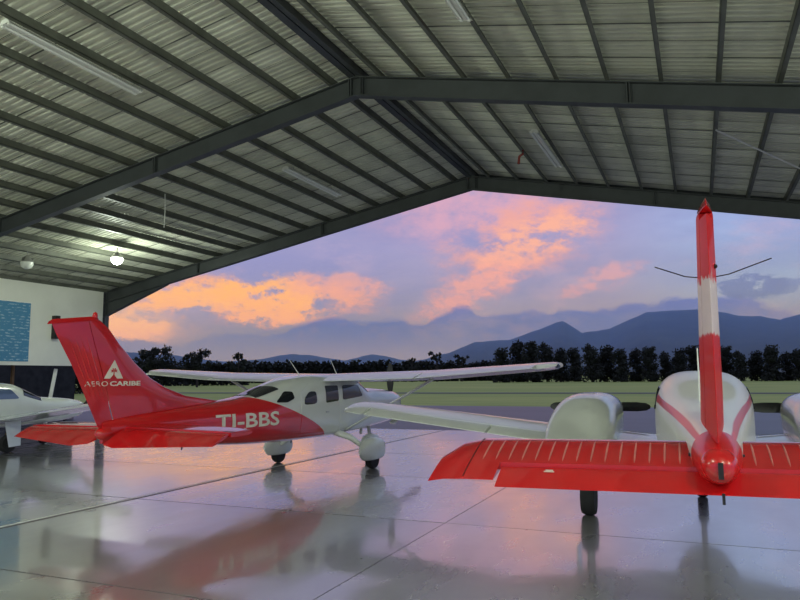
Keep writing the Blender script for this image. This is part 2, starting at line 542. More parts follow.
def wing_rings(secs, x0=0.0, x1=1.0, tc=0.12, camber=0.02):
    """secs: (span x, LE y, chord, z, pitch up of the LE in radians). Chord runs aft (-y)."""
    out = []
    for (sx, le, ch, z, inc) in secs:
        r = []
        for (u, w) in foil(x0, x1, tc, camber):
            d, hgt = u * ch, w * ch
            r.append((sx, le - d * math.cos(inc) + hgt * math.sin(inc) * 0, z + (0.25 * ch - d) * math.sin(inc) + hgt))
        out.append(r)
    return out


def fin_rings(secs, x0=0.0, x1=1.0, tc=0.10):
    out = []
    for (z, le, te, t) in secs:
        ch = le - te
        out.append([(w * ch * t / (tc * ch) if ch else 0, le - u * ch, z) for (u, w) in foil(x0, x1, tc, 0.0, 10)])
    return out


def lerp(a, b, t): return tuple(p + (q - p) * t for p, q in zip(a, b))


def sect(secs, s):
    """Interpolated wing section at span s."""
    for a, b in zip(secs[:-1], secs[1:]):
        if min(a[0], b[0]) <= s <= max(a[0], b[0]): return lerp(a, b, (s - a[0]) / (b[0] - a[0]))
    return secs[-1]


def wheel(name, c, r, w, parent):
    t = MB().lathe([(r * 0.55, -w / 2), (r * 0.9, -w / 2), (r, -w / 4), (r, w / 4), (r * 0.9, w / 2), (r * 0.55, w / 2)], c, 'x', 22).build(name, 'rubber', parent)
    MB().lathe([(r * 0.1, -w * 0.42), (r * 0.54, -w * 0.40), (r * 0.54, w * 0.40), (r * 0.1, w * 0.42)], c, 'x', 16).build('hub', 'metal', t)
    return t


def blade(c, direction, length, chord, hub_r):
    """One propeller blade: a tapered twisted loft in the disc plane (normal = y)."""
    d = Vector(direction).normalized(); e = Vector((0, 1, 0)).cross(d)
    rings = []
    for t, cw in ((0, 0.35), (0.15, 0.6), (0.4, 1.0), (0.7, 0.95), (0.9, 0.75), (0.98, 0.4), (1.0, 0.1)):
        p = Vector(c) + d * (hub_r + (length - hub_r) * t); tw = math.radians(38 - 24 * t)
        u = (e * math.cos(tw) + Vector((0, 1, 0)) * math.sin(tw)) * chord / 2 * cw; w = u.cross(d).normalized() * 0.018 * (1.1 - t)
        rings.append([p + u, p + u * 0.5 + w, p - u * 0.5 + w, p - u, p - u * 0.5 - w, p + u * 0.5 - w])
    return MB().loft(rings)


# ================================================================== setting: hangar shell
RIDGE_X, RIDGE_Z, HALF = -6.4, 7.9, 15.6
PITCHES = {-1: 0.185, 1: 0.205}       # RIDGE_Z: underside of the rafters
GABLE_Y, BAY, REAR_Y = 20.82, 8.15, -4.2
RAFTER_D, PURLIN_D = 0.43, 0.16
ROOF_UP = RAFTER_D + PURLIN_D
WALL_X = RIDGE_X - HALF


def roof_z(x, up=0.0): return RIDGE_Z - PITCHES[1 if x > RIDGE_X else -1] * abs(x - RIDGE_X) + up


def on_roof(px, py, up):
    d = ray(px, py)
    for s in (-1, 1):   # z = RIDGE_Z+up - SLOPE*s*(x-RIDGE_X)
        k = (RIDGE_Z + up + PITCHES[s] * s * RIDGE_X - CAM_H) / (d[2] + PITCHES[s] * s * d[0])
        p = Vector(d * k + np.array([0, 0, CAM_H]))
        if k > 0 and (p.x - RIDGE_X) * s >= 0: return p
    return p


# floor: dark joint bed with separate polished slabs
SX0, SY0, SW, SL = -3.23, 8.95, 5.38, 3.77
floor = MB().box((SX0 + SW * 0.5 - SW, 9.0, -0.11), (SW * 13 + 0.4, 30.4, 0.18)).build('floor', 'joint', None, False)
tag(floor, 'polished damp concrete hangar floor cast in large rectangular slabs', kind='structure')


def slab_mesh():
    mb = MB(); g = 0.012; w, l = SW - g, SL - 0.024
    lo = [(x * w / 2, y * l / 2, -0.02) for x, y in ((-1, -1), (1, -1), (1, 1), (-1, 1))]
    hi = [(x * w / 2, y * l / 2, 0.0) for x, y in ((-1, -1), (1, -1), (1, 1), (-1, 1))]
    return mb.loft([lo, hi])


_sm = slab_mesh(); slab_me = mesh_of('slab', _sm.v, _sm.f, 'slab')
for i in range(-7, 5):
    for j in range(-4, 4):
        o = link('slab', slab_me, floor)
        o.location = (SX0 + (i + 0.5) * SW, SY0 + (j + 0.5) * SL, 0.0)
        o.rotation_euler = (random.uniform(-1, 1) * 0.0006, random.uniform(-1, 1) * 0.0006, 0)
mb = MB().box((SX0 - SW, 9.0, 0.0), (0.035, 30.0, 0.008)); o = mb.build('joint_strip', 'joint', floor, False)
mb = MB().box((SX0 - SW - 0.10, 9.0, 0.0), (0.02, 30.0, 0.008)); o = mb.build('joint_strip', 'fixture', floor, False)

# ceiling: steel frames, purlins and corrugated sheets
ceiling = empty('ceiling', (RIDGE_X, 8.0, 0))
tag(ceiling, 'pitched hangar roof of corrugated metal sheets on steel frames', kind='structure')
CE = Vector((RIDGE_X, 8.0, 0))


def cpart(mb, name, mat, parent=ceiling, smooth=False):
    if parent is ceiling: mb.v = [tuple(Vector(v) - CE) for v in mb.v]
    else: mb.v = [tuple(Vector(v) - CE) for v in mb.v]
    return mb.build(name, mat, parent, smooth)


def slope_bar(mb, s, d0, d1, yc, wy, up0, up1, up0b=None, up1b=None):
    """Box that follows the roof slope between lateral distances d0..d1, heights up0..up1 above the rafter soffit."""
    up0b = up0 if up0b is None else up0b; up1b = up1 if up1b is None else up1b
    pts = []
    for d, a, b in ((d0, up0, up1), (d1, up0b, up1b)):
        x = RIDGE_X + s * d; z = RIDGE_Z - PITCHES[s] * d
        for yy in (yc - wy / 2, yc + wy / 2):
            pts += [(x, yy, z + a), (x, yy, z + b)]
    mb.add(pts, [(0, 1, 3, 2), (4, 6, 7, 5), (0, 4, 5, 1), (2, 3, 7, 6), (0, 2, 6, 4), (1, 5, 7, 3)])


for fi in range(4):
    fy = GABLE_Y - BAY * fi
    for s in (-1, 1):
        mb = MB()
        slope_bar(mb, s, 0, HALF, fy, 0.014, 0.02, RAFTER_D - 0.02)
        slope_bar(mb, s, 0, HALF, fy, 0.20, 0.0, 0.022)
        slope_bar(mb, s, 0, HALF, fy, 0.20, RAFTER_D - 0.022, RAFTER_D)
        # haunch deepening to the column
        slope_bar(mb, s, HALF - 3.2, HALF, fy, 0.014, 0.0, 0.02, -0.55, 0.02)
        slope_bar(mb, s, HALF - 3.2, HALF, fy, 0.20, -0.02, 0.0, -0.57, -0.55)
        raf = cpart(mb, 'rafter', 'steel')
        for d in (0.05, 5.4, 10.8):
            mb = MB(); slope_bar(mb, s, d + 0.05, d + 0.075, fy, 0.19, 0.022, RAFTER_D - 0.022)
            cpart(mb, 'stiffener_plate', 'steel', raf)
            mb = MB(); slope_bar(mb, s, d + 0.10, d + 0.12, fy, 0.19, 0.022, RAFTER_D - 0.022)
            cpart(mb, 'stiffener_plate', 'steel', raf)
PUR_Y0, PUR_Y1 = REAR_Y, GABLE_Y + 0.25
PUR = {-1: (0.56, 0.94), 1: (0.54, 0.913)}
for s in (-1, 1):
    for d in [PUR[s][0] + PUR[s][1] * i for i in range(17)]:
        if d > HALF + 0.2: continue
        mb = MB(); yc, wy = (PUR_Y0 + PUR_Y1) / 2, PUR_Y1 - PUR_Y0
        slope_bar(mb, s, d - 0.006, d + 0.006, yc, wy, RAFTER_D, RAFTER_D + PURLIN_D)
        slope_bar(mb, s, d - 0.006, d + 0.068, yc, wy, RAFTER_D, RAFTER_D + 0.012)
        slope_bar(mb, s, d + 0.056, d + 0.068, yc, wy, RAFTER_D + 0.012, RAFTER_D + 0.035)
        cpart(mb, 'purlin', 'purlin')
# corrugated roof sheets, each its own sheet lapped on the next
SHEET_W, RIBS = 0.62, 4
n_sheets = int((PUR_Y1 - PUR_Y0) / SHEET_W) + 1
for s in (-1, 1):
    prof = []
    p = SHEET_W / RIBS
    for r in range(RIBS):
        prof += [(r * p, 0.0), (r * p + p * 0.42, 0.0), (r * p + p * 0.56, 0.034), (r * p + p * 0.86, 0.034)]
    prof.append((SHEET_W + 0.02, 0.0))
    mb = MB(); n = len(prof); D1 = HALF + 0.5
    ds = (0.0, D1)
    for d in ds:
        for (yy, hh) in prof: mb.v.append((s * d, yy, RIDGE_Z - PITCHES[s] * d + ROOF_UP + hh))
    b = len(mb.v)
    for d in ds:
        for (yy, hh) in prof: mb.v.append((s * d, yy, RIDGE_Z - PITCHES[s] * d + ROOF_UP + hh + 0.003))
    for i in range(n - 1):
        mb.f.append((i, i + 1, n + i + 1, n + i)); mb.f.append((b + i, b + n + i, b + n + i + 1, b + i + 1))
    mb.f.append((0, n, b + n, b)); mb.f.append((n - 1, b + n - 1, b + 2 * n - 1, 2 * n - 1))
    me = mesh_of('roof_sheet', mb.v, mb.f, 'roof')
    for i in range(n_sheets):
        o = link('roof_sheet', me, ceiling)
        o.location = (0, PUR_Y0 + i * SHEET_W - CE.y, 0.007 * (i % 2) + random.uniform(0, 0.004))
mb = MB()
for s in (-1, 1): slope_bar(mb, s, 0, 0.22, yc, wy, ROOF_UP + 0.04, ROOF_UP + 0.05)
cpart(mb, 'ridge_cap', 'roof')
mb = MB()
for s in (-1, 1): slope_bar(mb, s, 0.015, 0.15, yc, wy, RAFTER_D, RAFTER_D + PURLIN_D)
cpart(mb, 'ridge_beam', 'steel')
mb = MB()
for s in (-1, 1):
    mb = MB(); slope_bar(mb, s, 0, HALF + 0.5, GABLE_Y + 0.28, 0.03, RAFTER_D - 0.05, ROOF_UP + 0.06)
    cpart(mb, 'barge_board', 'steel')

# side wall: cream cladding above an open strip, columns carrying the frames
wall_left = MB().box((WALL_X, (REAR_Y + 20.70) / 2, 3.97), (0.08, 20.70 - REAR_Y, 2.98)).build('wall_left', 'cream', None, False)
tag(wall_left, 'cream painted upper wall cladding hung between the steel columns', kind='structure')
for fi in range(4):
    fy = GABLE_Y - BAY * fi
    for s in (-1, 1):
        mb = MB(); x = RIDGE_X + s * HALF; ht = RIDGE_Z - PITCHES[s] * HALF + RAFTER_D
        mb.box((x - s * 0.14, fy, ht / 2), (0.02, 0.2, ht)); mb.box((x + s * 0.14, fy, ht / 2), (0.02, 0.2, ht)); mb.box((x, fy, ht / 2), (0.27, 0.014, ht))
        o = mb.build('trim_%d' % (fi * 2 + (s > 0) + 1), 'steel', None, False)
        tag(o, 'steel column carrying a roof frame at the side of the hangar', kind='structure')
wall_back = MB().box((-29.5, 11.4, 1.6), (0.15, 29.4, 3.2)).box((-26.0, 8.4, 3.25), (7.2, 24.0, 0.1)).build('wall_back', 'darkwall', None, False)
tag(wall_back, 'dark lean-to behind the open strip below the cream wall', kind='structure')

# banner and black box on the cream wall, posts below it
a, b2 = on_x(31, 303, WALL_X + 0.06), on_x(0, 361, WALL_X + 0.06)
def banner_mat():
    m, k, bs = new_mat('printed_blue_banner')
    tc = k.n.new('ShaderNodeTexCoord').outputs['Object']; x, y, z = k.sep(tc)
    n = k.noise(k.mapping(tc, (1, 2.2, 5)), 2.4, 3)
    ln = k.m('GREATER_THAN', k.m('SINE', k.m('MULTIPLY', z, 62.0)), 0.1)
    tx = k.m('MULTIPLY', k.m('MULTIPLY', ln, k.step(n, 0.50, 0.58)), 0.7)
    k.put(bs.inputs['Base Color'], k.mix(tx, (0.06, 0.22, 0.38, 1), (0.42, 0.55, 0.64, 1)))
    bs.inputs['Roughness'].default_value = 0.6
    return m
MAT['banner'] = banner_mat()
o = MB().box((0, 0, 0), (0.02, 1.9, a.z - b2.z)).build('banner', 'banner', None, False)
o.location = (WALL_X + 0.052, a.y - 0.95, (a.z + b2.z) / 2)
tag(o, 'blue printed banner hanging on the cream wall', 'banner')
MB().box((0, 0, 0), (0.05, 1.96, 0.03)).build('top_rail', 'fixture', o, False).location = (0.003, 0, (a.z - b2.z) / 2)
p1, p2 = on_x(53.5, 316, WALL_X), on_x(53.5, 339, WALL_X)
sp = empty('wall_speaker', (WALL_X + 0.15, p1.y, p2.z)); hh = p1.z - p2.z
box_part('cabinet', (0, 0, hh / 2), (0.2, 0.20, hh), 'black', sp)
box_part('grille', (0.105, 0, hh / 2), (0.012, 0.17, hh - 0.06), 'rubber', sp)
tag(sp, 'narrow black speaker box fixed to the cream wall', 'speaker')
q = on_x(12, 385, WALL_X - 1.0)
pt = MB().box((q.x, q.y, 1.25), (0.09, 0.09, 2.5)).box((q.x, q.y, 0.03), (0.2, 0.2, 0.06)).build('timber_post', 'wood', None, False)
tag(pt, 'brown timber post standing in the dark strip under the cream wall', 'post')
q0, q1 = on_x(51, 394, WALL_X - 0.4), on_x(56, 369, WALL_X - 0.4)
dq = (q1 - q0); g = q0 - dq * (q0.z / dq.z)
pl = MB().tube([(g.x, g.y, 0.0), (q1.x, q1.y, q1.z)], 0.085, 4).build('leaning_plank', 'fixture', None, False)
tag(pl, 'pale plank leaning up under the cream wall', 'plank')


# ------------------------------------------------------------------ lights in the roof
def batten(p0, p1, label):
    """Twin fluorescent batten hung under the purlins between two points of the roof."""
    p0, p1 = Vector(p0), Vector(p1); c = (p0 + p1) / 2; L = (p1 - p0).length
    t = empty('fluorescent_light', c)
    t.rotation_euler = (0, math.atan(PITCHES[1 if c.x > RIDGE_X else -1]) * (1 if c.x > RIDGE_X else -1), math.atan2(p1.y - p0.y, p1.x - p0.x) - math.pi / 2)
    mb = MB()
    mb.add([(-0.12, -L / 2, -0.03), (-0.05, -L / 2, 0.05), (0.05, -L / 2, 0.05), (0.12, -L / 2, -0.03),
            (-0.12, L / 2, -0.03), (-0.05, L / 2, 0.05), (0.05, L / 2, 0.05), (0.12, L / 2, -0.03)],
           [(0, 1, 5, 4), (1, 2, 6, 5), (2, 3, 7, 6), (0, 3, 2, 1), (4, 5, 6, 7)])
    mb.box((0, 0, 0.0), (0.05, L - 0.02, 0.05)); mb.build('housing', 'fixture', t, False)
    for sx in (-0.065, 0.065):
        MB().tube([(sx, -L / 2 + 0.06, -0.03), (sx, L / 2 - 0.06, -0.03)], 0.019, 8).build('tube', 'tube', t)
        for e in (-1, 1): box_part('lamp_holder', (sx, e * (L / 2 - 0.03), -0.025), (0.045, 0.03, 0.06), 'fixture', t)
    for e in (-1, 1): MB().tube([(0, e * L * 0.35, 0.03), (0, e * L * 0.35, 0.16)], 0.008, 6).build('hanger', 'metal', t)
    tag(t, label, 'light', 'fluorescent battens under the roof')


UPL = RAFTER_D - 0.10
batten(on_roof(4, 22, UPL), on_roof(139, 92, UPL), 'long unlit twin-tube light on the slope over the banner wall, behind the middle frame')
batten(on_roof(285, 168, UPL), on_roof(339, 195, UPL), 'unlit twin-tube light between the two frames on the slope towards the cream wall')
batten(on_roof(534, 131, UPL), on_roof(559, 166, UPL), 'unlit twin-tube light between the two frames on the slope away from the cream wall')
_e = on_roof(466, 19, UPL); batten((_e.x, _e.y - 1.5, _e.z), _e, 'unlit twin-tube light beside the ridge, behind the middle frame')


def floodlight(p, label, watts, lit=True):
    t = empty('floodlight', p)
    MB().lathe([(0.05, 0.16), (0.10, 0.12), (0.17, 0.02), (0.20, -0.03), (0.195, -0.035)], (0, 0, 0), 'z', 20).build('housing', 'metal', t)
    m, k, b = new_mat('lamp_lens_lit' if lit else 'lamp_lens_off')
    b.inputs['Base Color'].default_value = (0.8, 0.82, 0.75, 1); b.inputs['Roughness'].default_value = 0.3
    if lit:
        b.inputs['Emission Color'].default_value = (0.86, 1.0, 0.78, 1); b.inputs['Emission Strength'].default_value = 14.0
    MAT['_lens'] = m
    MB().lathe([(0.02, 0.0), (0.18, -0.03), (0.19, -0.10), (0.15, -0.19), (0.08, -0.24), (0.02, -0.255)], (0, 0, 0), 'z', 20).build('lens', '_lens', t)
    MB().tube([(0, 0, 0.14), (0, 0, 0.30)], 0.015, 8).build('bracket', 'metal', t)
    if lit:
        ld = bpy.data.lights.new('floodlight_bulb', 'POINT'); ld.energy = watts; ld.color = (0.88, 1.0, 0.82); ld.shadow_soft_size = 0.18
        lo = bpy.data.objects.new('floodlight_bulb', ld); COL.objects.link(lo); lo.location = (0, 0, -0.46); lo.parent = t
    tag(t, label, 'lamp')
    return t


floodlight(on_roof(117, 257, RAFTER_D - 0.34), 'lit round floodlight glowing under the roof near the cream wall', 200)
floodlight(on_roof(27, 261, RAFTER_D - 0.34), 'unlit round lamp under the roof above the blue banner', 0, lit=False)

for fx, fy, wx, nm in ((-14.5, 3.2, 648, 'behind the middle frame over the slope by the cream wall'), (-6.4, 1.0, 720, 'below the ridge behind the middle frame'),
                       (2.5, -0.5, 720, 'over the tail of the twin-engine airplane'), (7.0, 3.0, 468, 'over the outer slope beside the twin-engine airplane')):
    floodlight((fx, fy, roof_z(fx, -0.35)), 'added out-of-view fill floodlight ' + nm, wx)  # extra lamps out of view, added to brighten the dark interior

# hanging cord, red pipe stub, pale brace rod
p = on_roof(165, 194, RAFTER_D); e = Vector((p.x, p.y, p.z - 0.95))
tag(MB().tube([p, (p.x + 0.02, p.y, p.z - 0.5), e], 0.012, 6).build('hanging_cord', 'fixture'), 'thin pale cord hanging from a purlin', 'cord')
p = on_roof(523, 150, RAFTER_D)
tag(MB().tube([p, (p.x, p.y, p.z - 0.10), (p.x - 0.10, p.y, p.z - 0.16), (p.x - 0.13, p.y, p.z - 0.36)], 0.035, 8).build('pipe_stub', 'pipe_red'), 'short red pipe stub bent down from the roof', 'pipe')
p, e = on_roof(716, 130, RAFTER_D - 0.05), on_roof(812, 174, RAFTER_D - 0.05)
tag(MB().tube([p, e], 0.018, 6).build('brace_rod', 'fixture'), 'pale diagonal brace rod tied under the purlins', 'rod')


# ================================================================== aircraft
def hull_band(hull, y0, y1, t0, t1, off, name, mat, parent, ny=6, nt=14, slant=0.0):
    """A glazed band wrapped over the top of a hull between two stations."""
    outer, inner = [], []
    for i in range(ny + 1):
        for j in range(nt + 1):
            t = math.radians(t0 + (t1 - t0) * j / nt)
            y = y0 + (y1 - y0) * i / ny - slant * (1 - math.sin(t))
            zc, a, zt, zb, e = hull.zc(y), hull.a(y), hull.zt(y), hull.zb(y), hull.n(y)
            c, s = math.cos(t), math.sin(t)
            x = a * math.copysign(abs(c) ** (2 / e), c); z = zc + abs(s) ** (2 / e) * (zt - zc)
            v = Vector((x, 0, z - zc)); u = v.normalized() if v.length else Vector((0, 0, 1))
            outer.append((x + u.x * off, y, z + u.z * off)); inner.append((x - u.x * 0.02, y, z - u.z * 0.02))
    w = nt + 1; f = []
    for i in range(ny):
        for j in range(nt):
            f.append((i * w + j, i * w + j + 1, (i + 1) * w + j + 1, (i + 1) * w + j))
    b = len(outer)
    rim = [j for j in range(w)] + [i * w + nt for i in range(1, ny + 1)] + [ny * w + j for j in range(nt - 1, -1, -1)] + [i * w for i in range(ny - 1, 0, -1)]
    for p, q in zip(rim, rim[1:] + rim[:1]): f.append((p, q, b + q, b + p))
    return MB().add(outer + inner, f).build(name, mat, parent)


def fairing(name, c, half, mat, parent, n=3.0):
    """Wheel fairing: teardrop along y."""
    hu = Hull([(-half[1], c[2] - 0.02, 0.03, c[2] + 0.03, c[2] - 0.06, 2.2), (-half[1] * 0.6, c[2], half[0] * 0.7, c[2] + half[2] * 0.75, c[2] - half[2] * 0.75, n),
               (0, c[2], half[0], c[2] + half[2], c[2] - half[2] * 0.8, n), (half[1] * 0.6, c[2], half[0] * 0.9, c[2] + half[2] * 0.85, c[2] - half[2] * 0.75, n),
               (half[1] * 0.93, c[2] - 0.03, half[0] * 0.5, c[2] + half[2] * 0.35, c[2] - half[2] * 0.45, 2.2), (half[1], c[2] - 0.05, 0.02, c[2] - 0.02, c[2] - 0.08, 2.0)])
    mb = MB().loft([[(p[0] + c[0], p[1] + c[1], p[2]) for p in hu.ring(float(y), 20)] for y in np.linspace(-half[1], half[1], 18)])
    return mb.build(name, mat, parent)


def th_unit(u):
    return 5 * (0.2969 * math.sqrt(max(u, 0)) - 0.126 * u - 0.3516 * u * u + 0.2843 * u ** 3 - 0.1015 * u ** 4)


# ------------------------------------------------------------------ red and white high-wing single
def build_high_wing():
    t = empty('high_wing_airplane', (-7.651, 13.234, 0), (0, 0, -0.088), 1.02)
    tag(t, 'red and white high-wing single-engine airplane with TI-BBS on its side', 'airplane')
    hu = Hull([(-5.42, 1.14, 0.05, 1.30, 0.99, 2.2), (-5.0, 1.16, 0.14, 1.36, 0.94, 2.3), (-4.0, 1.17, 0.27, 1.45, 0.85, 2.5), (-3.0, 1.16, 0.40, 1.53, 0.76, 2.6),
               (-2.4, 1.15, 0.48, 1.60, 0.72, 2.8), (-1.8, 1.16, 0.54, 1.75, 0.70, 3.0), (-1.2, 1.2, 0.57, 1.90, 0.69, 3.4), (-0.6, 1.22, 0.585, 1.97, 0.69, 3.8),
               (0.2, 1.22, 0.585, 1.98, 0.70, 4.0), (0.75, 1.22, 0.575, 1.95, 0.72, 3.8), (1.0, 1.22, 0.565, 1.84, 0.72, 3.4), (1.35, 1.22, 0.55, 1.68, 0.74, 3.0),
               (1.9, 1.24, 0.53, 1.65, 0.78, 2.9), (2.6, 1.26, 0.48, 1.60, 0.84, 2.8), (3.0, 1.27, 0.40, 1.52, 0.98, 2.6), (3.08, 1.27, 0.28, 1.42, 1.08, 2.3)])
    hu.build('fuselage', 'cessna', t, 60, 44)
    surf = hu.x
    # doors and windows on both sides
    for s in (1, -1):
        d = skin_patch('cabin_door', round_poly([(-0.06, 0.80), (0.93, 0.80), (0.98, 1.50), (0.78, 1.80), (-0.06, 1.80)], 0.10), surf, s, 0.006, 'white', t)
        skin_patch('window', round_poly([(0.04, 1.44), (0.86, 1.50), (0.70, 1.745), (0.06, 1.745)], 0.12), surf, s, 0.014, 'glass', d)
        d = skin_patch('cargo_door', round_poly([(-1.38, 0.86), (-0.10, 0.80), (-0.10, 1.80), (-1.05, 1.80), (-1.36, 1.62)], 0.08), surf, s, 0.005, 'cessna', t)
        skin_patch('window', round_poly([(-0.57, 1.40), (-0.12, 1.43), (-0.12, 1.745), (-0.57, 1.745)], 0.1), surf, s, 0.013, 'glass', d)
        skin_patch('window', round_poly([(-1.28, 1.385), (-0.88, 1.40), (-0.90, 1.64), (-1.10, 1.64), (-1.26, 1.52)], 0.28), surf, s, 0.013, 'glass', d)
        h = MB().box((s * (surf(-0.60, 1.22) + 0.016), -0.54, 1.22), (0.02, 0.09, 0.022)); h.build('door_handle', 'metal', d, False)
        skin_patch('rear_side_window', round_poly([(-2.05, 1.46), (-1.76, 1.45), (-1.55, 1.52), (-1.56, 1.65), (-1.74, 1.66)], 0.22), surf, s, 0.010, 'glass', t)
        MB().box((s * (surf(0.3, 0.86) + 0.03), 0.3, 0.80), (0.10, 0.22, 0.02)).build('step', 'metal', t, False)
    hull_band(hu, 0.80, 1.30, 38, 142, 0.010, 'windshield', 'glass', t, slant=0.16)
    hull_band(hu, -2.40, -1.80, 60, 120, 0.010, 'rear_window', 'glass', t)
    # registration on both sides
    for s in (1, -1):
        def place(u, v, s=s):
            y = -3.45 + u if s > 0 else -2.0 - u
            z = 1.05 + v; return (s * (surf(y, z) + 0.006), y, z)
        text_mesh('registration', 'TI-BBS', place, 'letter', t, width=1.45, height=0.255, bold=0.02)
    # wing
    half = [(0.0, 0.95, 1.55, 1.86, 0.03), (2.6, 0.95, 1.55, 1.91, 0.025), (4.85, 0.74, 1.16, 2.05, 0.02), (5.05, 0.66, 1.0, 2.07, 0.02), (5.16, 0.50, 0.62, 2.09, 0.02)]
    full = [(-a, *r) for a, *r in reversed(half[1:])] + half
    MB().loft(wing_rings(full, 0, 0.745, 0.125, 0.025)).build('wing', 'white', t)
    for s in (1, -1):
        sec = [(s * a, *r) for a, *r in half]
        MB().loft(wing_rings([sect(sec, s * x) for x in (0.0, 2.58)], 0.755, 1.0, 0.125, 0.025)).build('flap', 'white', t)
        MB().loft(wing_rings([sect(sec, s * x) for x in (2.62, 4.83)], 0.755, 1.0, 0.125, 0.025)).build('aileron', 'white', t)
        # lift strut, streamlined
        a, b = Vector((s * 0.50, 0.30, 0.80)), Vector((s * 2.62, 0.22, 1.86)); rings = []
        for k in range(5):
            p = a + (b - a) * k / 4
            rings.append([(p.x + 0.025 * math.cos(q) * -s * 0.5, p.y + 0.055 * math.sin(q), p.z + 0.022 * math.cos(q)) for q in [2 * math.pi * j / 10 for j in range(10)]])
        MB().loft(rings).build('lift_strut', 'white', t)
        MB().lathe([(0.02, -0.08), (0.05, 0.0), (0.03, 0.10), (0.005, 0.14)], (s * 5.15, 0.15, 2.07), 'y', 10).build('nav_light', 'glass' if s > 0 else 'red', t)
    # tail
    fz = [1.18, 1.40, 1.52, 1.63, 1.78, 1.93, 2.15, 2.42, 2.65, 2.76]
    le = pchip([1.18, 1.45, 1.53, 1.63, 1.78, 1.93, 2.42, 2.70, 2.76], [-2.75, -2.80, -3.05, -3.80, -4.26, -4.56, -5.15, -5.42, -5.52])
    te = lambda z: -5.42 - 0.515 * (z - 1.10)
    hg = lambda z: -5.19 - 0.345 * (z - 1.25)
    tk = lambda z: 0.085 - 0.024 * (z - 1.2)

    def fin_x(y, z):
        L, T = le(z), te(z); u = min(max((L - y) / (L - T), 0), 1); return th_unit(u) * tk(z)

    def frings(zs, kind):
        out = []
        for z in zs:
            L, T, H = le(z), te(z), hg(z); u = (L - H) / (L - T)
            x0, x1 = (0.0, u) if kind == 'fin' else (u + 0.012, 1.0)
            pts = foil(x0, x1, 1.0, 0.0, 12)
            out.append([(w * tk(z), L - q * (L - T), z + (-q * (L - T) + 0.1) * 0.13 * min(max((z - 2.1) / 0.6, 0), 1)) for q, w in pts])
        return out
    fin = MB().loft(frings(fz, 'fin')).build('fin', 'red', t)
    rud = MB().loft(frings([1.10] + fz[0:] , 'rudder')).build('rudder', 'red', t)
    capr = []
    for z, sc in ((2.765, 1.0), (2.80, 0.9), (2.83, 0.55)):
        L, T = le(2.76) - 0.01, te(2.76) - 0.07
        capr.append([(w * tk(2.7) * sc * 1.15, L - (0.5 + (q - 0.5) * (0.6 + 0.4 * sc)) * (L - T), z - 0.01 + (-(0.5 + (q - 0.5) * (0.6 + 0.4 * sc)) * (L - T) + 0.1) * 0.13) for q, w in foil(0, 1, 1.0, 0, 10)])
    cap = MB().loft(capr).build('fin_cap', 'red', t)
    MB().lathe([(0.035, 0.0), (0.04, 0.03), (0.028, 0.07), (0.008, 0.085)], (0, -5.60, 2.80), 'z', 12).build('beacon', 'red', cap)
    for s in (1, -1):
        for fr in (0.22, 0.40, 0.58, 0.76):
            pts = []
            for k in range(7):
                z = 1.55 + 1.0 * k / 6; y = hg(z) + (te(z) - hg(z)) * fr
                pts.append((s * (fin_x(y, z) + 0.001), y, z))
            MB().tube(pts, [0.002, 0.010, 0.012, 0.012, 0.012, 0.010, 0.002], 6).build('stiffener_bead', 'red', rud)
        sx = lambda y, z, s=s: s * (fin_x(y, z) + 0.006)
        def row(word, y0, w, bold):
            def place(u, v):
                y = (y0 + u) if s > 0 else (-10.54 - y0 - u)
                z = 1.815 + v; return (sx(y, z), y, z)
            text_mesh('lettering', word, place, 'letter', fin, width=w, height=0.072, bold=bold)
        row('AERO', -5.74, 0.38, 0.0); row('CARIBE', -5.33, 0.55, 0.035)
        # emblem: a triangle with a palm cut out of it
        tri = MB(); P2 = [(-5.265, 2.20), (-5.435, 1.925), (-5.33, 1.925), (-5.27, 1.99), (-5.21, 1.925), (-5.105, 1.925)]
        P3 = [(sx(y, z), y, z) for y, z in P2]
        tri.add(P3, [(0, 1, 2, 3), (0, 3, 4, 5)]); em = tri.build('emblem', 'letter', t, False)
        pm = MB(); ex = lambda y, z: (sx(y, z) + s * 0.003, y, z)
        pm.add([ex(-5.285, 1.93), ex(-5.255, 1.93), ex(-5.262, 2.04), ex(-5.275, 2.04)], [(0, 1, 2, 3)])
        for a in (15, 60, 120, 165, -20, 200):
            c, q = math.cos(math.radians(a)), math.sin(math.radians(a))
            pm.add([ex(-5.268, 2.035), ex(-5.268 + 0.035 * c - 0.012 * q, 2.04 + 0.035 * q + 0.012 * c), ex(-5.268 + 0.065 * c, 2.04 + 0.05 * q - 0.008), ex(-5.268 + 0.035 * c + 0.012 * q, 2.04 + 0.035 * q - 0.008 * c)], [(0, 1, 2, 3)])
        pm.build('palm', 'red', em, False)
    for s in (1, -1):
        sec = [(s * 0.06, -4.36, 1.22, 1.18, 0.03), (s * 1.92, -4.50, 0.96, 1.17, 0.03), (s * 2.12, -4.62, 0.72, 1.16, 0.03)]
        MB().loft(wing_rings(sec, 0, 0.60, 0.10, 0.0)).build('stabilizer', 'red', t)
        el = [(s * 0.16, -5.10, 0.46, 1.135, 0.42), (s * 0.45, -5.10, 0.54, 1.13, 0.42), (s * 2.10, -5.07, 0.34, 1.13, 0.42)]
        MB().loft(wing_rings(el, 0, 1, 0.13, 0.0)).build('elevator', 'red', t)
    MB().lathe([(0.02, -0.10), (0.07, -0.06), (0.10, 0.02), (0.11, 0.10)], (0, -5.42, 1.13), 'y', 14).build('tail_cone', 'red', t)
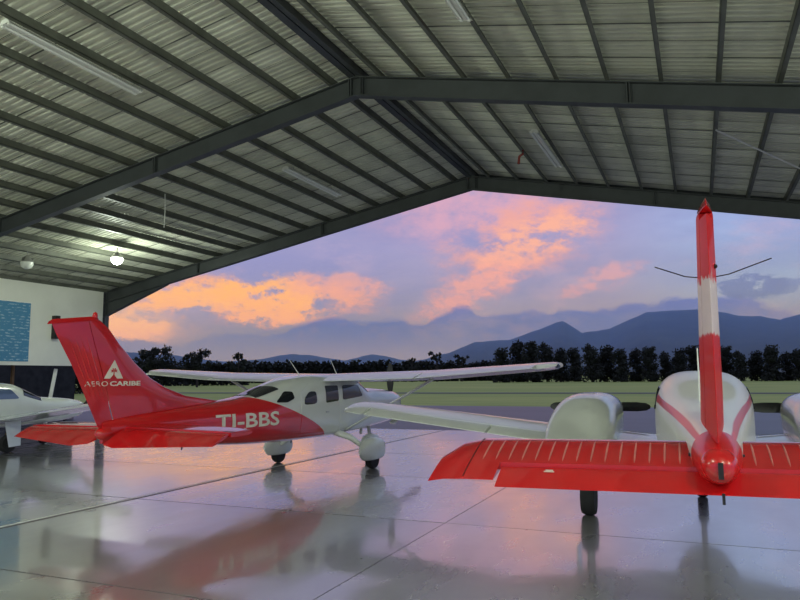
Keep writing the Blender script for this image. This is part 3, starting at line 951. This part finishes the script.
    # landing gear
    for s in (1, -1):
        MB().tube([(s * 0.40, 0.02, 0.78), (s * 0.75, 0.10, 0.66), (s * 1.12 - 0.20, 0.40, 0.42), (s * 1.18 - 0.20, 0.46, 0.30)], [0.075, 0.065, 0.05, 0.045], 10).build('gear_leg', 'white', t)
        fairing('wheel_fairing', (s * 1.24 - 0.20, 0.46, 0.39), (0.165, 0.48, 0.27), 'white', t)
        wheel('wheel', (s * 1.24 - 0.20, 0.48, 0.19), 0.19, 0.15, t)
    MB().tube([(0, 2.05, 0.9), (0, 2.15, 0.30)], 0.045, 10).build('nose_strut', 'metal', t)
    fairing('nose_wheel_fairing', (0, 2.12, 0.36), (0.14, 0.38, 0.22), 'white', t)
    wheel('nose_wheel', (0, 2.15, 0.17), 0.17, 0.12, t)
    MB().tube([(0.12, 1.55, 0.80), (0.14, 1.48, 0.62)], 0.035, 8).build('exhaust', 'metal', t)
    # propeller, antennas, fuel drains
    sp = MB().lathe([(0.16, 0.0), (0.155, 0.08), (0.11, 0.22), (0.05, 0.31), (0.005, 0.35)], (0, 3.09, 1.28), 'y', 18).build('spinner', 'white', t)
    for a in (90, 210, 330):
        blade((0, 3.14, 1.28), (math.cos(math.radians(a)), 0, math.sin(math.radians(a))), 0.98, 0.17, 0.1).build('propeller_blade', 'black', sp)
    for (y0, z0, y1, z1) in ((-0.67, 1.95, -1.02, 2.27), (0.71, 1.96, 0.45, 2.30)):
        MB().tube([(0, y0, z0), (0, y1, z1)], [0.012, 0.006], 6).build('whip_antenna', 'fixture', t)
    for y in (-1.0, -3.9): MB().tube([(0.05, y, 0.72 + (0.12 if y < -3 else 0)), (0.05, y - 0.02, 0.62 + (0.14 if y < -3 else 0))], [0.02, 0.008], 6).build('drain_mast', 'black', t)
    return t


build_high_wing()


# ------------------------------------------------------------------ twin-engine low wing with red tail
def build_twin():
    t = empty('twin_engine_airplane', (0.09, 4.85, 0), (0, 0, 0.02))
    tag(t, 'twin-engine low-wing airplane seen along its red tail with white nacelles', 'airplane')
    hu = Hull([(0.06, 1.36, 0.07, 1.46, 1.26, 2.0), (0.25, 1.37, 0.13, 1.51, 1.22, 2.0), (0.6, 1.38, 0.17, 1.56, 1.18, 2.1), (1.3, 1.38, 0.25, 1.62, 1.10, 2.3), (2.2, 1.38, 0.35, 1.74, 1.02, 2.6),
               (3.1, 1.38, 0.455, 1.91, 0.94, 3.0), (3.7, 1.38, 0.51, 1.975, 0.90, 3.1), (4.6, 1.36, 0.54, 1.99, 0.84, 3.1), (5.6, 1.34, 0.55, 1.97, 0.80, 3.0), (6.0, 1.30, 0.54, 1.86, 0.78, 2.8),
               (6.5, 1.24, 0.50, 1.60, 0.76, 2.5), (7.2, 1.16, 0.42, 1.46, 0.78, 2.3), (8.0, 1.10, 0.28, 1.30, 0.86, 2.1), (8.45, 1.06, 0.06, 1.12, 1.00, 2.0)])
    hu.build('fuselage', 'twin', t, 64, 44)
    for s in (1, -1):
        for (a, b) in ((3.55, 4.30), (4.42, 5.12), (5.24, 5.85)):
            skin_patch('cabin_window', round_poly([(a, 1.55), (b, 1.55), (b - (0.1 if b > 5.5 else 0), 1.80), (a, 1.80)], 0.18), hu.x, s, 0.010, 'glass', t)
    hull_band(hu, 5.98, 6.45, 30, 150, 0.010, 'windshield', 'glass', t, slant=0.12)
    # tail cone end piece and tail light
    MB().lathe([(0.03, -0.03), (0.075, 0.0), (0.105, 0.05), (0.115, 0.10)], (0, 0.02, 1.36), 'y', 18).build('tail_cone', 'red', t)
    box_part('tail_light', (0.0, -0.02, 1.345), (0.030, 0.04, 0.10), 'black', t)
    # fin and rudder
    le = pchip([1.35, 1.55, 1.75, 2.0, 3.0, 3.08], [2.0, 1.6, 1.22, 1.02, 0.38, 0.28])
    te = lambda z: 0.16 - 0.20 * (z - 1.4)
    hg = lambda z: le(z) + (te(z) - le(z)) * (0.62 if z > 2.0 else 0.62 + 0.12 * (2.0 - z))
    tk = lambda z: 0.165 - 0.036 * (z - 1.4)

    def rings(zs, a, b_):
        out = []
        for z in zs:
            L, T = le(z), te(z); out.append([(w * tk(z), L - (a + (b_ - a) * q_) * (L - T), z) for q_, w in [((q - a) / (b_ - a), w) for q, w in foil(a, b_, 1.0, 0, 12)]])
        return out
    zs = [1.36, 1.5, 1.65, 1.8, 2.0, 2.3, 2.6, 2.9, 3.0]
    fin = MB().loft(rings(zs, 0.0, 0.62)).build('fin', 'twinfin', t)
    MB().loft(rings(zs[1:-1] + [2.96], 0.635, 1.0)).build('rudder', 'twinfin', t)
    capr = []
    for z, sc in ((3.005, 1.05), (3.04, 0.9), (3.07, 0.45)):
        L, T = le(3.0), te(3.0) - 0.02
        capr.append([(w * tk(3.0) * sc * 0.95, L - (0.5 + (q - 0.5) * (0.55 + 0.45 * sc)) * (L - T), z) for q, w in foil(0, 1, 1.0, 0, 10)])
    cap = MB().loft(capr).build('fin_cap', 'red', t)
    MB().tube([(0, 0.05, 3.04), (0, 0.02, 3.085)], [0.014, 0.006], 8).build('beacon', 'red', cap)
    MB().tube([(0.0, 0.45, 2.62), (-0.14, 0.36, 2.63), (-0.33, 0.15, 2.68)], 0.004, 6).build('whisker_antenna', 'black', t)
    MB().tube([(0.0, 0.45, 2.62), (0.14, 0.36, 2.63), (0.38, 0.15, 2.69)], 0.004, 6).build('whisker_antenna', 'black', t)
    MB().lathe([(0.004, -0.02), (0.016, 0.0), (0.012, 0.03)], (0.045, 0.15, 2.66), 'y', 8).build('position_lamp', 'black', t)
    MB().tube([(-0.06, 1.9, 1.70), (-0.06, 1.88, 2.18)], [0.012, 0.005], 6).build('whip_antenna', 'fixture', t)
    MB().tube([(0.06, 2.5, 1.80), (0.06, 2.48, 2.02)], [0.010, 0.005], 6).build('whip_antenna', 'fixture', t)
    # all-moving tailplane, nose up, with trailing tab and pressed stiffeners
    lean, inc, CH = 0.012, 0.30, 0.76
    half = [(1.52, 0.93, CH, 1.379), (1.74, 0.93, CH, 1.379), (1.90, 0.86, 0.69, 1.360), (2.02, 0.62, 0.46, 1.29)]
    mid = [(a, 0.93, CH, 1.379 + lean * a, inc) for a in (-1.52, 0.0, 1.52)]
    mb = MB().loft(wing_rings(mid, 0, 0.68, 0.105, 0.0))
    for s in (1, -1): mb.loft(wing_rings([(s * a, b, c, d + lean * s * a, inc) for a, b, c, d in half], 0, 1, 0.105, 0.0))
    sp = mb.build('tailplane', 'red', t)
    hy, hz_ = 0.93 - 0.69 * CH * math.cos(inc), 1.379 + (0.25 - 0.69) * CH * math.sin(inc)
    TC, TI = 0.29, 0.40
    for s in (1, -1):
        tab = [(s * 0.0, hy, TC, hz_ - 0.25 * TC * math.sin(TI), TI), (s * 1.50, hy, TC, hz_ - 0.25 * TC * math.sin(TI) + lean * s * 1.5, TI)]
        tb = MB().loft(wing_rings(tab, 0, 1, 0.085, 0.0)).build('tab', 'red', t)
    for k, w in ((0, 0.055), (1, 0.075)):
        u = 0.10 + 0.018 * k
        box_part('stencil_line', (-1.13, hy - u * math.cos(TI), hz_ - u * math.sin(TI) - 0.0135 + 0.12 * TC * th_unit(u / TC) + 0.014), (w, 0.009, 0.004), 'letter', tb, Matrix.Rotation(TI, 3, 'X'))

    # pressed stiffener beads on the upper skin
    def skin(u):
        d = u * CH
        return (0.93 - d * math.cos(inc), 1.379 + (0.25 * CH - d) * math.sin(inc) + 0.105 * CH * th_unit(u))
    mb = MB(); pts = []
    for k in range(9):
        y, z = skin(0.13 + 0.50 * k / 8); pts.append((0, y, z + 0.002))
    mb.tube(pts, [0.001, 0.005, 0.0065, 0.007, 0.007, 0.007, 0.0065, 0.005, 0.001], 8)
    bead_me = mesh_of('stiffener_bead', mb.v, mb.f, 'highlight_red', True)
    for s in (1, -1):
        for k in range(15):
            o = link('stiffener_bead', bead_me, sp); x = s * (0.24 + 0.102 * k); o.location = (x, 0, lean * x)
    for s in (1, -1):
        MB().tube([(s * 1.76, skin(u)[0], skin(u)[1] + 0.001 + lean * s * 1.76) for u in np.linspace(0.06, 0.96, 8)], 0.004, 6).build('tip_seam', 'black', sp)
    for s in (1, -1): MB().box((s * 0.17, 0.62, 1.36), (0.025, 0.06, 0.05)).build('hinge_bracket', 'black', sp, False)
    box_part('tie_down_ring', (0.015, 0.165, 1.145), (0.018, 0.02, 0.07), 'black', t)
    # wing
    wh = [(0.0, 6.35, 1.75, 0.90, 0.03), (0.5, 6.30, 1.70, 0.94, 0.03), (1.5, 6.20, 1.60, 1.05, 0.03), (4.7, 5.95, 1.30, 1.415, 0.02), (4.98, 5.86, 1.18, 1.45, 0.02), (5.10, 5.68, 0.80, 1.47, 0.02)]
    full = [(-a, *r) for a, *r in reversed(wh[1:])] + wh
    MB().loft(wing_rings(full, 0, 0.76, 0.14, 0.02)).build('wing', 'white', t)
    for s in (1, -1):
        sec = [(s * a, *r) for a, *r in wh]
        MB().loft(wing_rings([sect(sec, s * x) for x in (0.3, 0.5, 1.5, 2.75)], 0.77, 1.0, 0.14, 0.02)).build('flap', 'white', t)
        MB().loft(wing_rings([sect(sec, s * x) for x in (2.79, 4.66)], 0.77, 1.0, 0.14, 0.02)).build('aileron', 'white', t)
        MB().loft(wing_rings([sect(sec, s * x) for x in (4.70, 4.98, 5.09)], 0.762, 1.0, 0.14, 0.02)).build('wing_tip', 'white', t)
        MB().lathe([(0.01, -0.05), (0.04, 0.0), (0.04, 0.06), (0.01, 0.11)], (s * 5.06, 4.88, 1.44), 'y', 10).build('nav_light', 'fixture', t)
        MB().lathe([(0.01, -0.14), (0.035, -0.05), (0.035, 0.05), (0.012, 0.14)], (s * 4.3, 4.95, 1.27), 'y', 10).build('aileron_hinge_fairing', 'white', t)
        # engine nacelle with propeller
        nh = Hull([(3.98, 1.09, 0.34, 1.12, 1.05, 3.0), (4.35, 1.12, 0.40, 1.30, 0.99, 3.0), (4.75, 1.15, 0.445, 1.50, 0.93, 2.8), (5.15, 1.18, 0.455, 1.635, 0.90, 2.7), (5.5, 1.20, 0.455, 1.68, 0.90, 2.7),
                   (6.1, 1.25, 0.45, 1.69, 0.93, 2.7), (6.6, 1.33, 0.42, 1.67, 1.02, 2.7), (6.92, 1.40, 0.34, 1.60, 1.18, 2.5), (6.98, 1.41, 0.26, 1.55, 1.26, 2.3)])
        nac = nh.build('nacelle', 'white', t, 40, 36); nac.location = (s * 1.50, 0, 0)
        box_part('vent', (0.02, 5.62, 1.684), (0.16, 0.10, 0.012), 'metal', nac)
        spn = MB().lathe([(0.15, 0.0), (0.145, 0.08), (0.10, 0.20), (0.04, 0.29), (0.005, 0.32)], (0, 7.0, 1.43), 'y', 18).build('spinner', 'white', nac)
        for d in (1, -1):
            blade((0, 7.06, 1.43), (d, 0, 0.0), 0.80, 0.17, 0.1).build('propeller_blade', 'black', nac)
        # landing gear
        MB().tube([(s * 1.50, 5.35, 1.0), (s * 1.50, 5.35, 0.42), (s * 1.50, 5.35, 0.25)], [0.06, 0.05, 0.035], 10).build('gear_leg', 'metal', t)
        wheel('wheel', (s * 1.50, 5.35, 0.25), 0.25, 0.19, t)
        box_part('gear_door', (s * 1.66, 5.35, 0.62), (0.02, 0.34, 0.42), 'white', t)
    MB().tube([(0, 7.3, 0.9), (0, 7.4, 0.2)], [0.05, 0.04], 10).build('nose_strut', 'metal', t)
    wheel('nose_wheel', (0, 7.42, 0.20), 0.20, 0.15, t)
    return t


build_twin()


# ------------------------------------------------------------------ white low-wing single by the cream wall
def build_low_wing():
    t = empty('low_wing_airplane', (-18.7, 13.3, 0))
    tag(t, 'white low-wing airplane parked under the cream wall with the banner', 'airplane')
    hu = Hull([(-5.0, 1.08, 0.05, 1.16, 1.00, 2.0), (-4.2, 1.08, 0.16, 1.24, 0.92, 2.2), (-2.6, 1.08, 0.36, 1.46, 0.76, 2.4), (-1.5, 1.10, 0.50, 1.70, 0.66, 2.6), (-0.6, 1.12, 0.57, 1.84, 0.62, 2.7),
               (0.2, 1.12, 0.60, 1.90, 0.60, 2.8), (0.8, 1.12, 0.60, 1.86, 0.60, 2.8), (1.3, 1.10, 0.58, 1.66, 0.62, 2.8), (1.8, 1.08, 0.56, 1.46, 0.64, 2.8), (2.6, 1.06, 0.50, 1.40, 0.68, 2.7), (3.3, 1.05, 0.40, 1.30, 0.78, 2.5), (3.5, 1.05, 0.26, 1.20, 0.90, 2.2)])
    hu.build('fuselage', 'white', t, 50, 40)
    for s in (1, -1):
        skin_patch('side_window', round_poly([(-0.30, 1.42), (0.86, 1.42), (0.62, 1.70), (-0.20, 1.74)], 0.14), hu.x, s, 0.010, 'glassblue', t)
        skin_patch('side_window', round_poly([(-1.35, 1.44), (-0.42, 1.42), (-0.34, 1.73), (-0.9, 1.68)], 0.18), hu.x, s, 0.010, 'glassblue', t)
    hull_band(hu, 1.10, 1.72, 28, 152, 0.010, 'windshield', 'glass', t, slant=0.16)
    wh = [(0.0, 1.1, 1.75, 0.74, 0.03), (0.55, 1.05, 1.65, 0.80, 0.03), (4.9, 0.78, 1.05, 1.36, 0.02), (5.2, 0.66, 0.80, 1.40, 0.02), (5.3, 0.5, 0.5, 1.42, 0.02)]
    full = [(-a, *r) for a, *r in reversed(wh[1:])] + wh
    MB().loft(wing_rings(full, 0, 0.76, 0.14, 0.02)).build('wing', 'white2', t)
    for s in (1, -1):
        sec = [(s * a, *r) for a, *r in wh]
        MB().loft(wing_rings([sect(sec, s * x) for x in (0.3, 0.55, 2.8)], 0.77, 1.0, 0.14, 0.02)).build('flap', 'white2', t)
        MB().loft(wing_rings([sect(sec, s * x) for x in (2.83, 4.88)], 0.77, 1.0, 0.14, 0.02)).build('aileron', 'white2', t)
        MB().tube([(s * 1.3, 0.05, 0.85), (s * 1.3, 0.0, 0.22)], [0.05, 0.035], 10).build('gear_leg', 'metal', t)
        d = MB().add([(s * 1.40, -0.20, 0.84), (s * 1.44, 0.26, 0.84), (s * 1.52, 0.22, 0.18), (s * 1.50, -0.12, 0.16), (s * 1.42, -0.21, 0.84), (s * 1.46, 0.25, 0.84), (s * 1.54, 0.21, 0.18), (s * 1.52, -0.13, 0.16)],
                 [(0, 1, 2, 3), (4, 7, 6, 5), (0, 4, 5, 1), (1, 5, 6, 2), (2, 6, 7, 3), (3, 7, 4, 0)]).build('gear_door', 'white2', t, False)
        wheel('wheel', (s * 1.3, 0.0, 0.24), 0.24, 0.17, t)
        sec = [(s * 0.05, -4.0, 0.95, 1.12, 0.0), (s * 1.75, -4.25, 0.62, 1.14, 0.0)]
        MB().loft(wing_rings(sec, 0, 1, 0.09, 0.0)).build('tailplane', 'white2', t)
    MB().loft([[(w * 0.07, -3.6 - (z - 1.1) * 0.55 - q * (1.25 - 0.35 * (z - 1.1)), z) for q, w in foil(0, 1, 1.0, 0, 10)] for z in (1.1, 1.7, 2.3)]).build('fin', 'white2', t)
    MB().tube([(0, 2.2, 0.8), (0, 2.25, 0.2)], 0.04, 10).build('nose_strut', 'metal', t)
    fairing('nose_wheel_fairing', (0, 2.2, 0.34), (0.14, 0.36, 0.20), 'black', t)
    wheel('nose_wheel', (0, 2.2, 0.18), 0.18, 0.13, t)
    sp = MB().lathe([(0.15, 0.0), (0.145, 0.08), (0.10, 0.20), (0.04, 0.29), (0.005, 0.32)], (0, 3.5, 1.06), 'y', 18).build('spinner', 'white', t)
    for a in (30, 210): blade((0, 3.56, 1.06), (math.cos(math.radians(a)), 0, math.sin(math.radians(a))), 0.90, 0.16, 0.1).build('propeller_blade', 'black', sp)


build_low_wing()


# ================================================================== outside
def quad_obj(name, x0, x1, y0, y1, z, mat, label):
    o = link(name, mesh_of(name, [(x0, y0, z), (x1, y0, z), (x1, y1, z), (x0, y1, z)], [(0, 1, 2, 3)], mat))
    tag(o, label, kind='structure'); return o


APRON_Y = SY0 + 4 * SL + 0.1
quad_obj('taxiway_pavement', -160, 140, APRON_Y, 44.5, -0.03, 'asphalt', 'dark damp asphalt taxiway in front of the hangar')
quad_obj('ground', -3000, 3000, -400, 6500, -0.06, 'grass', 'mown green grass airfield')
quad_obj('path', -300, 250, 76, 81, -0.035, 'dirt', 'dull worn track crossing the grass airfield')


# ------------------------------------------------------------------ trees
def crown_mesh(name, kind, seed):
    r = np.random.default_rng(seed); v = []; f = []
    if kind == 'row':      # tall dense row tree, 10 m, leafy to the ground
        clumps = [((r.uniform(-1, 1) * 1.7 * (1 - (h / 10.8) ** 3), r.uniform(-1, 1) * 1.4, h), r.uniform(1.05, 1.65)) for h in np.linspace(0.9, 9.2, 24)]
        clumps += [((r.uniform(-2, 2), r.uniform(-1, 1), r.uniform(0.5, 3.0)), 1.2) for _ in range(6)]
    elif kind == 'broad':  # broad spreading crown with gaps, 10 m
        clumps = [((r.uniform(-4.2, 4.2), r.uniform(-3, 3), r.uniform(4.2, 8.8)), r.uniform(0.8, 1.7)) for _ in range(22)]
        clumps = [c for c in clumps if (c[0][0] / 4.4) ** 2 + ((c[0][2] - 6.2) / 3.2) ** 2 < 1]
    elif kind == 'thin':   # sparse open crown
        clumps = [((r.uniform(-3, 3), r.uniform(-2, 2), r.uniform(4, 9)), r.uniform(0.5, 1.0)) for _ in range(14)]
    else:                  # low rounded bush, 4 m
        clumps = [((r.uniform(-2.6, 2.6), r.uniform(-2, 2), r.uniform(0.8, 3.0)), r.uniform(0.9, 1.5)) for _ in range(14)]
    for (c, rad) in clumps:
        for _ in range(int(70 * rad)):
            d = r.normal(size=3); d /= np.linalg.norm(d); p = np.array(c) + d * rad * r.uniform(0.45, 1.05) * np.array([1, 1, 0.85])
            a = r.normal(size=3); a /= np.linalg.norm(a); b = np.cross(a, d + 0.3 * r.normal(size=3)); b /= (np.linalg.norm(b) + 1e-9)
            s = r.uniform(0.18, 0.42); i = len(v)
            v += [p + a * s, p + b * s * 0.7, p - a * s, p - b * s * 0.7]; f.append((i, i + 1, i + 2, i + 3))
    me = bpy.data.meshes.new(name); me.from_pydata([tuple(q) for q in v], [], f); me.update()
    me.materials.append(MAT['leaf' if seed % 2 else 'leaf2']); return me


def trunk_mesh(kind):
    mb = MB()
    if kind == 'bush': mb.tube([(0, 0, -0.1), (0.1, 0, 1.5)], [0.15, 0.08], 6)
    else:
        mb.tube([(0, 0, -0.2), (0.1, 0, 3), (0.0, 0, 6.5), (0.1, 0, 8.5)], [0.28, 0.22, 0.12, 0.04], 7)
        mb.tube([(0.05, 0, 3.2), (1.6, 0.3, 5.8)], [0.14, 0.05], 6).tube([(0.05, 0, 3.6), (-1.7, -0.3, 6.2)], [0.14, 0.05], 6)
    return mesh_of('trunk', mb.v, mb.f, 'bark')


CROWN = {k: [crown_mesh('crown', k, 10 * q + i) for i in range(n)] for q, (k, n) in enumerate((('row', 5), ('broad', 3), ('thin', 2), ('bush', 3)))}
TRUNK = {k: trunk_mesh(k) for k in CROWN}
NAT_H = {'row': 10.3, 'broad': 9.6, 'thin': 9.4, 'bush': 4.2}
_ti = [0]


def tree(px, top_py, dist, kind, label, group, wide=1.0):
    d = ray(px, 377); d = d / math.hypot(d[0], d[1]); base = Vector((d[0] * dist, d[1] * dist, -0.06))
    top = at_dist(px, top_py, dist).z
    sc = max(top / NAT_H[kind], 0.15)
    t = empty('bush' if kind == 'bush' else 'tree', base, (0, 0, random.uniform(-0.5, 0.5)))
    i = _ti[0]; _ti[0] += 1
    c = link('crown', CROWN[kind][i % len(CROWN[kind])], t); c.scale = (sc * wide * random.choice((-1, 1)) if False else sc * wide, sc * wide, sc)
    k = link('trunk', TRUNK[kind], t); k.scale = (sc, sc, sc)
    tag(t, label, 'bush' if kind == 'bush' else 'tree', group)


random.seed(21)
# tall row across the field
G = 'tall dark trees lining the far side of the airfield'
LB = 'tall dark evergreen in the long row beyond the grass airfield'
x = 592.0; i = 0
while x < 835:
    tree(x, random.uniform(343, 353), 203 + (4 if i % 2 else -3), 'row', LB, G, random.uniform(1.0, 1.25)); x += random.uniform(13, 17); i += 1
for i, (x, ty) in enumerate(((503, 347), (518, 341), (533, 340), (547, 343), (561, 348), (575, 347))):
    tree(x, ty, 212 + (8 if i % 2 else -4), 'row', 'big dark tree in the clump where the long tree row ends', 'clump at the end of the tree row', random.uniform(1.02, 1.12))
for x, ty in ((437, 351), (412, 355), (462, 354)): tree(x, ty, 262, 'thin', 'slender tree standing above the low hedge line', 'slender trees above the hedge line', 0.7)
tree(152, 346, 170, 'broad', 'broad tree with a rounded crown next to the red fin', None, 1.0)
tree(197, 347, 170, 'broad', 'broad leaning tree between the red fin and the sparse tree', None, 0.85)
tree(238, 349, 185, 'thin', 'sparse open-crowned tree beside the low hedge line', None, 0.8)


def hedge(px0, px1, dist, tops, seed, label, step=3.0):
    """A continuous belt of low growth that nobody could count."""
    r = np.random.default_rng(seed); v = []; f = []
    for px in np.arange(px0, px1, step):
        d = ray(px, 377); d = d / math.hypot(d[0], d[1])
        hh = at_dist(px, r.uniform(*tops), dist).z * 0.97
        for _ in range(120):
            h0 = r.uniform(0.0, 1.0) ** 0.8 * hh; rad = dist * step / FPX
            c = np.array([d[0] * dist, d[1] * dist, h0]) + r.normal(size=3) * np.array([rad, rad, 0.25])
            a = r.normal(size=3); a /= np.linalg.norm(a); b = np.cross(a, r.normal(size=3)); b /= np.linalg.norm(b) + 1e-9
            s = r.uniform(0.3, 0.75) * dist / 250; i = len(v)
            v += [c + a * s, c + b * s, c - a * s, c - b * s]; f.append((i, i + 1, i + 2, i + 3))
    me = bpy.data.meshes.new('hedge'); me.from_pydata([tuple(q) for q in v], [], f); me.update(); me.materials.append(MAT['leaf'])
    tag(link('hedge', me), label, 'hedge', kind='stuff')


hedge(228, 508, 285, (360, 367), 1, 'low dark hedge line of trees behind the high-wing airplane', 2.5)
hedge(110, 250, 205, (361, 367), 2, 'dark undergrowth at the foot of the broad trees')
hedge(-20, 118, 110, (360, 366), 3, 'dark hedge behind the open strip under the cream wall')


# ------------------------------------------------------------------ mountains
def range_mesh(name, prof, dist, depth, seed, rows=22):
    r = np.random.default_rng(seed); xs = np.arange(prof[0][0], prof[-1][0] + 0.1, 2.0)
    py = np.interp(xs, [p[0] for p in prof], [p[1] for p in prof])
    ph = r.uniform(0, 6.28, 12); v = []; n = len(xs)
    for j in range(rows + 1):
        t = j / rows
        for i, (px, yy) in enumerate(zip(xs, py)):
            jag = sum(math.sin(px * 0.11 * (k + 1) + ph[k]) / (k + 1) for k in range(6)) * 0.5
            gul = sum(math.sin(px * 0.05 * (k + 1) + ph[k + 5] + t * 2.2 * math.sin(px * 0.01 + k)) / (k + 1) for k in range(6))
            D = dist - depth * t + gul * depth * 0.06 * math.sin(math.pi * t)
            p = at_dist(px, yy + jag * 0.6, dist)
            hgt = p.z * (1 - t) ** 1.25 * (1 + 0.10 * gul * math.sin(math.pi * t)) - 2 * t
            v.append((p.x * D / dist, p.y * D / dist, hgt))
    f = []
    for j in range(rows):
        for i in range(n - 1): f.append((j * n + i, j * n + i + 1, (j + 1) * n + i + 1, (j + 1) * n + i))
    b = len(v)   # back slope so the range is a solid ridge
    for i in range(n): q = v[i]; v.append((q[0] * 1.25, q[1] * 1.25, -2))
    for i in range(n - 1): f.append((i, b + i, b + i + 1, i + 1))
    return mesh_of(name, v, f, 'forest', True)


prof_main = [(380, 371), (400, 364), (425, 359), (449, 353), (462, 347), (475, 342), (492, 341), (509, 340), (525, 334), (546, 327), (556, 323), (563, 321), (570, 325), (582, 332.5), (595, 331), (610, 329),
             (628, 320), (647, 312), (670, 311), (696, 309), (720, 312), (737, 315.5), (760, 316), (780, 320), (800, 314), (830, 309), (870, 318), (920, 330), (1000, 345)]
prof_far = [(-300, 350), (-150, 342), (0, 350), (80, 345), (130, 352), (180, 356), (225, 362), (261, 359), (278, 356), (295, 354), (312, 355), (330, 358.5), (345, 361), (358, 357), (372, 354), (385, 356), (400, 360), (430, 362), (470, 366)]
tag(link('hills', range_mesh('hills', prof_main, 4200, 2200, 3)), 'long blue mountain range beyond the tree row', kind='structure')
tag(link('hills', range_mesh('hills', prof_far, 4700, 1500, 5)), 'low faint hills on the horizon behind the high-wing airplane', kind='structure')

# evening haze filling the valley between the trees and the mountains
hz = MB().box((0, 3400, 195), (9000, 3000, 400)).build('haze', 'leaf', None, False)
m = bpy.data.materials.new('valley_haze'); m.use_nodes = True; k = NT(m.node_tree); k.n.clear()
vo = k.n.new('ShaderNodeVolumeScatter'); vo.inputs['Color'].default_value = (0.15, 0.32, 1.0, 1); vo.inputs['Density'].default_value = 0.00048; vo.inputs['Anisotropy'].default_value = 0.2
mo = k.n.new('ShaderNodeOutputMaterial'); k.l.new(vo.outputs[0], mo.inputs['Volume'])
hz.data.materials.clear(); hz.data.materials.append(m)
tag(hz, 'thin blue evening haze over the valley', 'haze', kind='stuff')
